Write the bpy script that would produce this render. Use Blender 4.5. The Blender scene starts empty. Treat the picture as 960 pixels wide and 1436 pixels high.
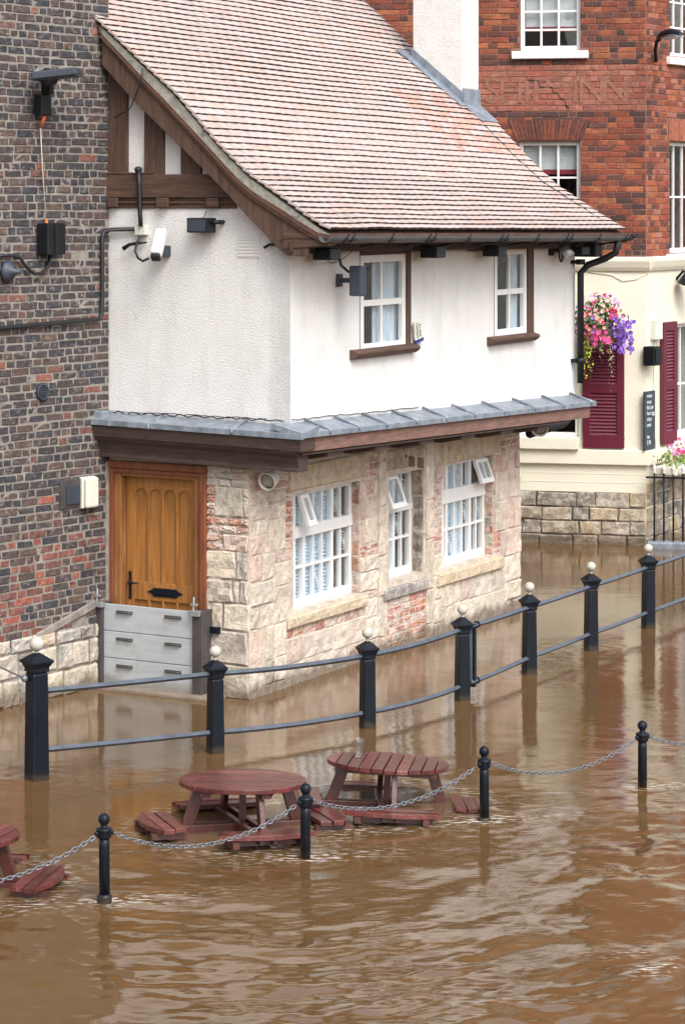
import bpy, math, random
import numpy as np
from mathutils import Vector, Matrix, noise as mnoise
random.seed(7); rng = np.random.default_rng(7)
SC = bpy.context.scene
COL = SC.collection
R = random.uniform
# ------------------------------------------------------------------ camera
E, F, HZ = 4.6, 3500.0, 275.0          # eye height (m), focal length and horizon row in photograph pixels
PW, PH = 960.0, 1436.0
cam = bpy.data.cameras.new('camera'); camo = bpy.data.objects.new('camera', cam); COL.objects.link(camo)
cam.sensor_fit = 'VERTICAL'; cam.sensor_height = 36.0; cam.sensor_width = 24.0
cam.lens = F / PH * 36.0
cam.shift_y = (HZ - PH / 2) / PH
cam.clip_start = 0.5; cam.clip_end = 2000
camo.location = (0, 0, E); camo.rotation_euler = (math.pi / 2, 0, 0)
SC.camera = camo
# ------------------------------------------------------------------ sky, sun, exposure
SUN_DIR = Vector((0.40, -0.79, 1.0)).normalized()
w = bpy.data.worlds.new('World'); SC.world = w; w.use_nodes = True
nt = w.node_tree; nt.nodes.clear()
sky = nt.nodes.new('ShaderNodeTexSky'); sky.sky_type = 'NISHITA'; sky.sun_disc = False
sky.sun_elevation = math.asin(SUN_DIR.z); sky.sun_rotation = math.atan2(SUN_DIR.x, SUN_DIR.y)
sky.altitude = 0; sky.air_density = 1.0; sky.dust_density = 4.0; sky.ozone_density = 1.0
hs = nt.nodes.new('ShaderNodeHueSaturation'); hs.inputs['Saturation'].default_value = 0.42
bg = nt.nodes.new('ShaderNodeBackground'); bg.inputs['Strength'].default_value = 0.15
wo = nt.nodes.new('ShaderNodeOutputWorld')
nt.links.new(sky.outputs[0], hs.inputs['Color']); nt.links.new(hs.outputs[0], bg.inputs[0]); nt.links.new(bg.outputs[0], wo.inputs[0])
sl = bpy.data.lights.new('sun', 'SUN'); sl.energy = 0.85; sl.angle = math.radians(24); sl.color = (1.0, 0.965, 0.91)
so = bpy.data.objects.new('sun', sl); COL.objects.link(so)
so.rotation_euler = (-SUN_DIR).to_track_quat('-Z', 'Y').to_euler()
so.location = (8, -6, 12)
SC.view_settings.view_transform = 'Standard'; SC.view_settings.look = 'None'
SC.view_settings.exposure = 1.02; SC.view_settings.gamma = 1.0
SC.render.engine = 'CYCLES'
SC.cycles.max_bounces = 6; SC.cycles.transparent_max_bounces = 12
SC.cycles.caustics_reflective = False; SC.cycles.caustics_refractive = False

# ------------------------------------------------------------------ helpers: points and wall frames
Z = Vector((0, 0, 1))
def ground(x, y):
    d = E * F / (y - HZ); return Vector(((x - 480) * d / F, d, 0))
def project(p):
    return 480 + F * p[0] / p[1], HZ + F * (E - p[2]) / p[1]
class Frame:
    """a wall: origin, u along it, n out of it, v up"""
    def __init__(s, o, u, n):
        s.o = Vector((o[0], o[1], 0)); s.u = Vector((u[0], u[1], 0)).normalized(); s.n = Vector((n[0], n[1], 0)).normalized()
    def p(s, u, v, w=0): return s.o + s.u * u + s.n * w + Z * v
    def uv(s, x, y, w=0):
        o = s.o + s.n * w; r = Vector(((x - 480) / F, 1, 0)); t = o.dot(s.n) / r.dot(s.n)
        return (r * t - o).dot(s.u), E - (y - HZ) * t / F
    def U(s, x, w=0): return s.uv(x, 0, w)[0]
    def V(s, x, y, w=0): return s.uv(x, y, w)[1]
    def rot(s):   # matrix with columns u, -n (into the wall), z
        return Matrix((s.u, -s.n, Z)).transposed()
    def rot2(s):
        return Matrix((s.u, s.n, Z)).transposed()
C0 = ground(349, 981); C1 = ground(728, 852)
us = (C1 - C0).normalized(); ns = Vector((us.y, -us.x, 0)); LSIDE = (C1 - C0).length
ug, ng = -ns, -us
JET = 0.44
SLW = Frame(C0, us, ns)                       # long side, ground floor
SUP = Frame(C0 + ns * JET, us, ns)            # long side, first floor
GAB = Frame(C0, ug, ng)                       # gable side with the door
TB = 1.53                                     # where the dark brick house meets the gable
BRK = Frame(C0 + ug * TB + ng * 0.02, (-0.610, -0.792), (0.792, -0.610))
R0 = ground(905, 765)
RFR = Frame(R0, (-0.98, 0.20), (-0.20, -0.98))
RRT = Frame(R0, (0.53, 0.85), (0.85, -0.53))

# ------------------------------------------------------------------ helpers: meshes
def wpos(o):
    v = Vector((0, 0, 0))
    while o: v += o.location; o = o.parent
    return v
class MB:
    def __init__(s): s.v = []; s.f = []; s.sm = []; s.mi = []; s.c = []; s.usec = False
    def add(s, vs, fs, sm=False, mi=0, col=None):
        b = len(s.v); s.v += [tuple(x) for x in vs]
        for f in fs: s.f.append([i + b for i in f]); s.sm.append(sm); s.mi.append(mi)
        if col: s.usec = True
        s.c += [(col or (1, 1, 1))] * len(vs)
        return s
    def prism(s, pts, off, **k):   # pts: list of Vector polygon, off: Vector extrusion
        n = len(pts); a = list(pts) + [p + off for p in pts]
        fs = [list(range(n))[::-1], list(range(n, 2 * n))] + [[i, (i + 1) % n, (i + 1) % n + n, i + n] for i in range(n)]
        return s.add(a, fs, **k)
    def box(s, fr, u0, u1, v0, v1, w0, w1, **k):
        return s.prism([fr.p(u0, v0, w0), fr.p(u1, v0, w0), fr.p(u1, v1, w0), fr.p(u0, v1, w0)], fr.n * (w1 - w0), **k)
    def poly(s, fr, pts, w0, w1, **k):
        return s.prism([fr.p(a, b, w0) for a, b in pts], fr.n * (w1 - w0), **k)
    def abox(s, c, sx, sy, sz, rz=0, **k):   # box by centre and size
        m = Matrix.Rotation(rz, 3, 'Z'); c = Vector(c)
        P = [c + m @ Vector((a * sx / 2, b * sy / 2, -sz / 2)) for a, b in ((-1, -1), (1, -1), (1, 1), (-1, 1))]
        return s.prism(P, Vector((0, 0, sz)), **k)
    def beam(s, a, b, w, h, up=Z, **k):   # rectangular bar from a to b
        a = Vector(a); b = Vector(b); d = (b - a).normalized(); x = d.cross(up).normalized() * w / 2; y = x.cross(d).normalized() * h / 2
        return s.prism([a - x - y, a + x - y, a + x + y, a - x + y], b - a, **k)
    def tube(s, pts, r, n=8, cap=True, rs=None, **k):
        pts = [Vector(p) for p in pts]; rings = []; prev = None
        for i, p in enumerate(pts):
            d = (pts[min(i + 1, len(pts) - 1)] - pts[max(i - 1, 0)]).normalized()
            if prev is None:
                x = d.cross(Z if abs(d.z) < .9 else Vector((1, 0, 0))).normalized()
            else:
                x = (prev - d * prev.dot(d)).normalized()
            prev = x; y = d.cross(x); rr = rs[i] if rs else r
            rings.append([p + (x * math.cos(t) + y * math.sin(t)) * rr for t in [2 * math.pi * j / n for j in range(n)]])
        vs = [q for g in rings for q in g]; fs = []
        for i in range(len(pts) - 1):
            for j in range(n): fs.append([i * n + j, i * n + (j + 1) % n, (i + 1) * n + (j + 1) % n, (i + 1) * n + j])
        if cap: fs += [list(range(n))[::-1], [(len(pts) - 1) * n + j for j in range(n)]]
        k.setdefault('sm', True)
        return s.add(vs, fs, **k)
    def lathe(s, prof, c=(0, 0, 0), n=16, axis=None, **k):   # prof: (r, h)
        c = Vector(c); ax = (axis or Z).normalized(); x = ax.cross(Vector((0, 1, 0)) if abs(ax.y) < .9 else Z).normalized(); y = ax.cross(x)
        vs = [c + ax * h + (x * math.cos(t) + y * math.sin(t)) * r for r, h in prof for t in [2 * math.pi * j / n for j in range(n)]]
        fs = [[i * n + j, i * n + (j + 1) % n, (i + 1) * n + (j + 1) % n, (i + 1) * n + j] for i in range(len(prof) - 1) for j in range(n)]
        fs += [list(range(n))[::-1], [(len(prof) - 1) * n + j for j in range(n)]]
        k.setdefault('sm', True)
        return s.add(vs, fs, **k)
    def sphere(s, c, r, n=14, m=8, sc=(1, 1, 1), **k):
        pr = [(max(r * math.sin(math.pi * i / m), 1e-4) * sc[0], -r * math.cos(math.pi * i / m) * sc[2]) for i in range(m + 1)]
        return s.lathe(pr, c, n, **k)
    def mesh(s, name, mats, off=Vector((0, 0, 0))):
        me = bpy.data.meshes.new(name)
        me.from_pydata([(a - off.x, b - off.y, c - off.z) for a, b, c in s.v], [], s.f)
        me.polygons.foreach_set('use_smooth', s.sm); me.polygons.foreach_set('material_index', s.mi)
        for m in (mats if isinstance(mats, (list, tuple)) else [mats]): me.materials.append(m)
        if s.usec:
            at = me.color_attributes.new('Col', 'FLOAT_COLOR', 'POINT')
            at.data.foreach_set('color', np.array([(c[0], c[1], c[2], 1) for c in s.c], dtype=np.float32).ravel())
        return me
    def build(s, name, mats, parent=None, bev=0, kind=None, label=None, fix=True):
        if parent is None:
            P = np.array(s.v); off = Vector(((P[:, 0].min() + P[:, 0].max()) / 2, (P[:, 1].min() + P[:, 1].max()) / 2, P[:, 2].min()))
        else: off = wpos(parent)
        me = s.mesh(name, mats, off)
        if fix:
            import bmesh
            bm = bmesh.new(); bm.from_mesh(me); bmesh.ops.recalc_face_normals(bm, faces=bm.faces[:]); bm.to_mesh(me); bm.free()
        o = bpy.data.objects.new(name, me); COL.objects.link(o)
        if parent: o.parent = parent
        else: o.location = off
        if bev:
            b = o.modifiers.new('bevel', 'BEVEL'); b.width = bev; b.segments = 2; b.limit_method = 'ANGLE'; b.angle_limit = math.radians(40)
        if kind: o['kind'] = kind
        if label: o['label'] = label
        return o
def thing(name, label, cat, loc=(0, 0, 0), group=None):
    o = bpy.data.objects.new(name, None); COL.objects.link(o); o.location = loc; o.empty_display_size = .2
    o['label'] = label; o['category'] = cat
    if group: o['group'] = group
    return o
def tag(o, label, cat, group=None):
    o['label'] = label; o['category'] = cat
    if group: o['group'] = group
    return o
def copy_tree(o, parent=None, first=True):
    c = o.copy(); COL.objects.link(c); c.parent = parent
    for ch in list(o.children): copy_tree(ch, c, False)
    return c
def inst(name, me, M, parent, col=None):
    o = bpy.data.objects.new(name, me); COL.objects.link(o); o.parent = parent
    M = M.copy(); M.translation = M.translation - wpos(parent); o.matrix_local = M
    if col: o.color = (col[0], col[1], col[2], 1)
    return o
def nz(x, y, z=0): return mnoise.noise(Vector((x, y, z)))
def jit(c, a=.12):
    k = 1 + R(-a, a); return tuple(min(1, max(0, q * k * (1 + R(-a * .25, a * .25)))) for q in c)

# ------------------------------------------------------------------ materials
def N(t, ty, **k):
    n = t.nodes.new(ty)
    for a, b in k.items():
        if a in n.inputs: n.inputs[a].default_value = b
        else: setattr(n, a, b)
    return n
def material(name, col=(.5, .5, .5), rough=.6, metal=0, spec=.5, src=None, var=.15, vscale=(6, 6, 6), rot=(0, 0, 0), bump=0, bscale=60, bdist=.01,
             layers=(), bdetail=4, ior=None, wet=None):
    """src None: plain colour, 'obj': object colour, 'attr': vertex colour; layers: (colour, scale vec, lo, hi, amount)"""
    m = bpy.data.materials.new(name); m.use_nodes = True; t = m.node_tree; L = t.links.new
    b = t.nodes['Principled BSDF']; b.inputs['Roughness'].default_value = rough; b.inputs['Metallic'].default_value = metal
    b.inputs['Specular IOR Level'].default_value = spec
    if ior: b.inputs['IOR'].default_value = ior
    g = N(t, 'ShaderNodeNewGeometry')
    def tex(scale, detail=4, rough_=.6):
        mp = N(t, 'ShaderNodeMapping'); mp.vector_type = 'TEXTURE' if False else 'POINT'
        vr = N(t, 'ShaderNodeVectorRotate'); vr.rotation_type = 'EULER_XYZ'; vr.inputs['Rotation'].default_value = rot
        L(g.outputs['Position'], vr.inputs['Vector']); L(vr.outputs[0], mp.inputs['Vector']); mp.inputs['Scale'].default_value = scale
        n = N(t, 'ShaderNodeTexNoise'); n.inputs['Scale'].default_value = 1; n.inputs['Detail'].default_value = detail; n.inputs['Roughness'].default_value = rough_
        L(mp.outputs[0], n.inputs['Vector']); return n
    if src == 'obj': c = N(t, 'ShaderNodeObjectInfo').outputs['Color']
    elif src == 'attr':
        a = N(t, 'ShaderNodeAttribute'); a.attribute_name = 'Col'; c = a.outputs['Color']
    else:
        r = N(t, 'ShaderNodeRGB'); r.outputs[0].default_value = (*col, 1); c = r.outputs[0]
    if var:
        n = tex(vscale); mr = N(t, 'ShaderNodeMapRange'); mr.inputs['From Min'].default_value = .25; mr.inputs['From Max'].default_value = .75
        mr.inputs['To Min'].default_value = 1 - var; mr.inputs['To Max'].default_value = 1 + var; L(n.outputs[0], mr.inputs[0])
        vm = N(t, 'ShaderNodeVectorMath', operation='SCALE'); L(c, vm.inputs[0]); L(mr.outputs[0], vm.inputs['Scale']); c = vm.outputs[0]
    for lc, ls, lo, hi, am in layers:
        n = tex(ls, 5, .65); mr = N(t, 'ShaderNodeMapRange'); mr.inputs['From Min'].default_value = lo; mr.inputs['From Max'].default_value = hi
        mr.inputs['To Max'].default_value = am; L(n.outputs[0], mr.inputs[0])
        mx = N(t, 'ShaderNodeMix', data_type='RGBA'); L(mr.outputs[0], mx.inputs[0]); L(c, mx.inputs[6]); mx.inputs[7].default_value = (*lc, 1); c = mx.outputs[2]
    if wet:   # dark wet tide line just above the flood: (colour, height, amount)
        sp = N(t, 'ShaderNodeSeparateXYZ'); L(g.outputs['Position'], sp.inputs[0]); n = tex((5, 5, 3), 4)
        ad = N(t, 'ShaderNodeMath', operation='MULTIPLY_ADD'); L(n.outputs[0], ad.inputs[0]); ad.inputs[1].default_value = -2.2 * wet[1]; L(sp.outputs['Z'], ad.inputs[2])
        mr = N(t, 'ShaderNodeMapRange'); mr.inputs['From Min'].default_value = -.5 * wet[1]; mr.inputs['From Max'].default_value = .25 * wet[1]; mr.inputs['To Min'].default_value = wet[2]; mr.inputs['To Max'].default_value = 0; L(ad.outputs[0], mr.inputs[0])
        mx = N(t, 'ShaderNodeMix', data_type='RGBA'); L(mr.outputs[0], mx.inputs[0]); L(c, mx.inputs[6]); mx.inputs[7].default_value = (*wet[0], 1); c = mx.outputs[2]
    L(c, b.inputs['Base Color'])
    if bump:
        n = tex((bscale,) * 3 if not isinstance(bscale, tuple) else bscale, bdetail); bp = N(t, 'ShaderNodeBump'); bp.inputs['Strength'].default_value = bump; bp.inputs['Distance'].default_value = bdist
        L(n.outputs[0], bp.inputs['Height']); L(bp.outputs[0], b.inputs['Normal'])
    return m
M = {}
M['brick'] = material('brick', src='obj', rough=.85, var=.45, vscale=(22, 22, 34), bump=.9, bscale=60, bdist=.008, layers=[((.30, .27, .24), (18, 18, 22), .54, .72, .65), ((.03, .03, .034), (9, 9, 12), .55, .7, .6)])
M['brick_stuff'] = material('brick_far', src='attr', rough=.85, var=.45, vscale=(22, 22, 34), bump=.9, bscale=60, bdist=.008, layers=[((.30, .27, .24), (18, 18, 22), .54, .72, .65), ((.03, .03, .034), (9, 9, 12), .55, .7, .6)])
M['red_brick'] = material('red_brick', src='obj', rough=.85, var=.35, vscale=(22, 22, 34), bump=.5, bscale=60, bdist=.006, layers=[((.05, .03, .028), (7, 7, 16), .50, .70, .65), ((.34, .14, .09), (24, 24, 40), .60, .75, .4)])
M['red_brick_stuff'] = material('red_brick_far', src='attr', rough=.85, var=.35, vscale=(22, 22, 34), bump=.5, bscale=60, bdist=.006, layers=[((.05, .03, .028), (7, 7, 16), .50, .70, .65), ((.34, .14, .09), (24, 24, 40), .60, .75, .4)])
M['stone'] = material('stone', src='obj', rough=.85, var=.32, vscale=(11, 11, 11), bump=1.0, bscale=30, bdist=.018, bdetail=6, layers=[((.47, .30, .235), (3.2, 3.2, 3.2), .54, .72, .45), ((.24, .19, .14), (8, 8, 8), .60, .78, .6), ((.66, .60, .53), (9, 9, 11), .46, .66, .7), ((.16, .12, .09), (30, 30, 22), .66, .74, .7)], wet=((.13, .095, .065), .12, .8))
M['stone_stuff'] = material('stone_far', src='attr', rough=.85, var=.32, vscale=(11, 11, 11), bump=1.0, bscale=30, bdist=.018, bdetail=6, layers=[((.24, .19, .14), (8, 8, 8), .60, .78, .6), ((.64, .58, .50), (15, 15, 15), .50, .70, .5)], wet=((.13, .095, .065), .12, .8))
M['mortar'] = material('mortar', (.235, .215, .192), .9, var=.4, vscale=(10, 10, 10), bump=.7, bscale=60)
M['mortar_pale'] = material('mortar_pale', (.56, .49, .42), .9, var=.35, vscale=(9, 9, 9), bump=.9, bscale=45, layers=[((.30, .15, .11), (6, 6, 6), .6, .75, .5)], wet=((.13, .095, .065), .12, .8))
M['mortar_red'] = material('mortar_red', (.24, .12, .085), .9, var=.3, vscale=(10, 10, 10), bump=.6, bscale=60)
M['roughcast'] = material('roughcast_render', (.76, .755, .745), .9, var=.05, vscale=(3, 3, 3), bump=.7, bscale=75, bdist=.018, bdetail=4, layers=[((.50, .48, .45), (8, 8, 1.0), .50, .85, .42), ((.62, .59, .54), (1.6, 1.6, 1.6), .55, .8, .35), ((.12, .11, .10), (30, 30, 26), .70, .75, .75), ((.34, .32, .29), (14, 14, 5), .64, .78, .45)])
M['smooth_render'] = material('smooth_render', (.68, .67, .65), .85, var=.08, vscale=(8, 8, 8), bump=.8, bscale=55, bdist=.015, layers=[((.5, .47, .43), (7, 7, 2.2), .52, .8, .5), ((.12, .11, .09), (40, 40, 34), .69, .75, .7)])
M['cream'] = material('cream_paint', (.76, .73, .60), .6, var=.05, vscale=(2, 2, 5), bump=.35, bscale=(14, 14, 60), bdist=.01, layers=[((.5, .46, .36), (6, 6, 3), .68, .85, .35)])
M['timber'] = material('dark_timber', (.080, .044, .031), .7, var=.5, vscale=(26, 26, 3), bump=.5, bscale=(60, 60, 6), bdist=.006, layers=[((.17, .085, .052), (20, 20, 2.5), .56, .75, .6), ((.42, .36, .31), (30, 30, 8), .70, .80, .5)])
M['timber_h'] = material('dark_timber_lengthwise', (.082, .044, .030), .7, var=.5, vscale=(3, 3, 30), bump=.5, bscale=(6, 6, 60), bdist=.006, layers=[((.17, .085, .052), (3, 3, 22), .56, .75, .6), ((.42, .36, .31), (8, 8, 30), .70, .80, .5)])
M['timber_worn'] = material('worn_fascia_timber', (.21, .12, .097), .75, var=.35, vscale=(5, 5, 30), bump=.5, bscale=(10, 10, 70), bdist=.006, layers=[((.13, .07, .05), (6, 6, 22), .52, .7, .8)])
M['cornice'] = material('cornice_timber', (.055, .035, .029), .6, var=.4, vscale=(4, 4, 30), bump=.3, bscale=(6, 6, 50), layers=[((.2, .1, .06), (6, 6, 30), .58, .75, .5)])
M['lead'] = material('lead_sheet', (.215, .25, .295), .42, metal=.2, var=.4, vscale=(9, 9, 9), bump=.25, bscale=20, layers=[((.55, .58, .6), (14, 14, 5), .56, .72, .6), ((.16, .18, .2), (10, 10, 10), .62, .75, .5)])
M['tile'] = material('roof_tile', src='obj', rough=.85, var=.16, vscale=(12, 12, 12), bump=.4, bscale=60, layers=[((.46, .42, .40), (9, 9, 9), .52, .75, .45), ((.17, .13, .10), (2.5, 2.5, 2.5), .64, .82, .5), ((.16, .13, .11), (26, 26, 26), .66, .78, .5)])
M['tile_stuff'] = material('roof_tile_far', src='attr', rough=.85, var=.16, vscale=(12, 12, 12), bump=.4, bscale=60, layers=[((.46, .42, .40), (9, 9, 9), .52, .75, .45), ((.17, .13, .10), (2.5, 2.5, 2.5), .64, .82, .5), ((.16, .13, .11), (26, 26, 26), .66, .78, .5)])
M['tile_edge'] = material('roof_tile_edge', (.040, .024, .020), .95, var=.4, vscale=(20, 20, 20))  # dark butts, with the shadow line between courses put into their colour
M['verge'] = material('verge_mortar', (.32, .31, .27), .95, var=.35, vscale=(14, 14, 14), bump=.8, bscale=40, layers=[((.06, .06, .055), (9, 9, 9), .56, .68, .8)])
M['iron'] = material('black_iron', (.006, .009, .015), .36, spec=.22, var=.3, vscale=(12, 12, 12), bump=.15, bscale=90, layers=[((.07, .075, .08), (40, 40, 9), .66, .78, .6), ((.10, .045, .02), (22, 22, 14), .68, .76, .6), ((.05, .035, .02), (8, 8, 3), .60, .75, .4)], wet=((.06, .045, .028), .05, .6))
M['rail'] = material('painted_rail', (.075, .09, .115), .3, var=.3, vscale=(12, 12, 12), bump=.12, bscale=80, layers=[((.2, .22, .24), (30, 30, 30), .66, .78, .5)])
M['black'] = material('black_plastic', (.007, .008, .010), .5, spec=.35, var=.2)
M['gutter'] = material('painted_gutter', (.085, .088, .098), .45, var=.25, vscale=(9, 9, 9))
M['grey_plastic'] = material('grey_plastic', (.038, .048, .065), .5, var=.1)
M['white_paint'] = material('white_paint', (.80, .80, .79), .4, var=.05, vscale=(10, 10, 10), layers=[((.45, .43, .4), (20, 20, 20), .68, .8, .4)])
M['off_white'] = material('off_white_plastic', (.68, .66, .58), .5, var=.08)
M['ball'] = material('stone_coloured_paint', (.47, .45, .385), .45, var=.12, vscale=(30, 30, 30), layers=[((.2, .18, .15), (40, 40, 40), .68, .75, .5)])
M['door_wood'] = material('varnished_oak', (.34, .150, .040), .45, var=.35, vscale=(26, 26, 2.2), bump=.3, bscale=(70, 70, 5), bdist=.004, layers=[((.19, .075, .02), (18, 18, 3), .56, .75, .6)])
M['frame_wood'] = material('oak_door_frame', (.27, .115, .04), .5, var=.35, vscale=(24, 24, 3), bump=.3, bscale=(70, 70, 6), layers=[((.42, .33, .22), (12, 12, 3), .58, .75, .5)])
M['architrave'] = material('red_brown_architrave', (.19, .062, .026), .5, var=.4, vscale=(24, 24, 3), bump=.3, bscale=(70, 70, 6))
M['verge_wood'] = material('verge_timber', (.105, .046, .029), .55, var=.45, vscale=(20, 20, 6), layers=[((.2, .09, .05), (16, 16, 16), .58, .75, .5)])
M['steel'] = material('brushed_aluminium', (.52, .57, .60), .42, metal=.35, var=.14, vscale=(3, 3, 26), bump=.15, bscale=(4, 4, 60), layers=[((.36, .36, .35), (6, 6, 4), .56, .75, .5), ((.5, .4, .33), (4, 4, 12), .62, .8, .35)], wet=((.22, .17, .12), .10, .6))
M['galv'] = material('galvanised_steel', (.42, .45, .47), .4, metal=.7, var=.25, vscale=(20, 20, 20))
M['channel'] = material('dark_channel_steel', (.075, .068, .066), .5, metal=.2, var=.35, vscale=(10, 10, 4))
M['red_wood'] = material('red_stained_wood', src='obj', rough=.30, var=.5, vscale=(10, 10, 10), bump=.4, bscale=(60, 12, 30), bdist=.005, layers=[((.36, .22, .21), (26, 26, 26), .57, .74, .5), ((.06, .016, .015), (9, 9, 9), .55, .72, .6)])
M['red_wood_dark'] = material('wet_red_wood', (.075, .022, .018), .32, var=.4, vscale=(12, 12, 5), bump=.3, bscale=40)
M['maroon'] = material('maroon_gloss', (.115, .012, .028), .3, var=.12)
M['slat'] = material('maroon_slat', (.15, .03, .05), .3, var=.12)
M['curtain'] = material('curtain_cloth', (.72, .77, .82), .9, var=.2, vscale=(20, 20, 3))
M['blind'] = material('pleated_blind', (.68, .82, .92), .85, var=.25, vscale=(6, 6, 30))
M['blind_pale'] = material('pale_roller_blind', (.62, .61, .58), .85, var=.06)
M['fringe'] = material('red_fringe', (.28, .03, .05), .85, var=.1)
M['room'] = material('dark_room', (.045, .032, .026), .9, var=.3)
M['slate_board'] = material('chalk_board', (.035, .05, .065), .6, var=.2, layers=[((.12, .14, .16), (8, 8, 8), .5, .8, .5)])
M['chalk'] = material('chalk', (.75, .78, .8), .9, var=.1)
M['orange'] = material('orange_plastic', (.7, .14, .02), .5, var=.1)
M['rope'] = material('thin_cord', (.45, .42, .38), .8, var=.2)
M['sign_card'] = material('sign_card', (.66, .68, .60), .5, var=.06)
M['sign_blue'] = material('sign_blue', (.02, .035, .22), .5, var=.06)
M['sign_dark'] = material('sign_lettering', (.04, .045, .03), .6, var=.1)
M['ghost'] = material('faded_sign_paint', (.28, .137, .098), .9, var=.3, vscale=(9, 9, 9), bump=.4, bscale=50, layers=[((.27, .085, .055), (14, 14, 34), .48, .60, .85)])
M['date_relief'] = material('date_stone_relief', (.34, .27, .215), .9, var=.3, vscale=(20, 20, 20), bump=.6, bscale=60)
M['date_sunk'] = material('date_stone_sunk', (.10, .075, .06), .9, var=.3)
M['cable'] = material('black_cable', (.012, .013, .016), .5, var=0)
M['wire_pale'] = material('pale_wire', (.55, .55, .54), .5, var=0)
M['leaf'] = material('leaf', src='attr', rough=.6, var=.25, vscale=(20, 20, 20))
M['petal'] = material('petal', src='attr', rough=.7, var=.1)
M['plaster_vent'] = material('painted_vent', (.70, .69, .67), .7, var=.05)
M['mud'] = material('river_mud', (.10, .07, .04), .9, var=.3)
M['chain'] = material('galvanised_chain', (.20, .22, .245), .4, metal=.5, var=.3, vscale=(30, 30, 30))
def glass_mat(name, tint, refl_tint=(1, 1, 1), wav=.15, base=.05):
    m = bpy.data.materials.new(name); m.use_nodes = True; t = m.node_tree; t.nodes.clear(); L = t.links.new
    o = N(t, 'ShaderNodeOutputMaterial'); mx = N(t, 'ShaderNodeMixShader'); tr = N(t, 'ShaderNodeBsdfTransparent'); gl = N(t, 'ShaderNodeBsdfGlossy')
    tr.inputs[0].default_value = (*tint, 1); gl.inputs[0].default_value = (*refl_tint, 1); gl.inputs['Roughness'].default_value = .03
    fr = N(t, 'ShaderNodeLayerWeight'); fr.inputs['Blend'].default_value = .5
    pw = N(t, 'ShaderNodeMath', operation='POWER'); pw.inputs[1].default_value = 4.5; L(fr.outputs['Facing'], pw.inputs[0])
    ad = N(t, 'ShaderNodeMath', operation='ADD'); ad.inputs[1].default_value = base; L(pw.outputs[0], ad.inputs[0])
    g = N(t, 'ShaderNodeNewGeometry'); n = N(t, 'ShaderNodeTexNoise'); n.inputs['Scale'].default_value = 7; n.inputs['Detail'].default_value = 1
    bp = N(t, 'ShaderNodeBump'); bp.inputs['Strength'].default_value = wav; bp.inputs['Distance'].default_value = .02
    L(g.outputs['Position'], n.inputs['Vector']); L(n.outputs[0], bp.inputs['Height']); L(bp.outputs[0], gl.inputs['Normal'])
    L(ad.outputs[0], mx.inputs[0]); L(tr.outputs[0], mx.inputs[1]); L(gl.outputs[0], mx.inputs[2]); L(mx.outputs[0], o.inputs[0])
    return m
M['glass'] = glass_mat('window_glass', (.92, .95, .97))
M['glass_clear'] = glass_mat('drinking_glass', (.9, .93, .92), wav=.05, base=.10)
M['bullseye'] = material('bullseye_glass', (.55, .62, .66), .08, spec=.8, var=.1)

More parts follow.
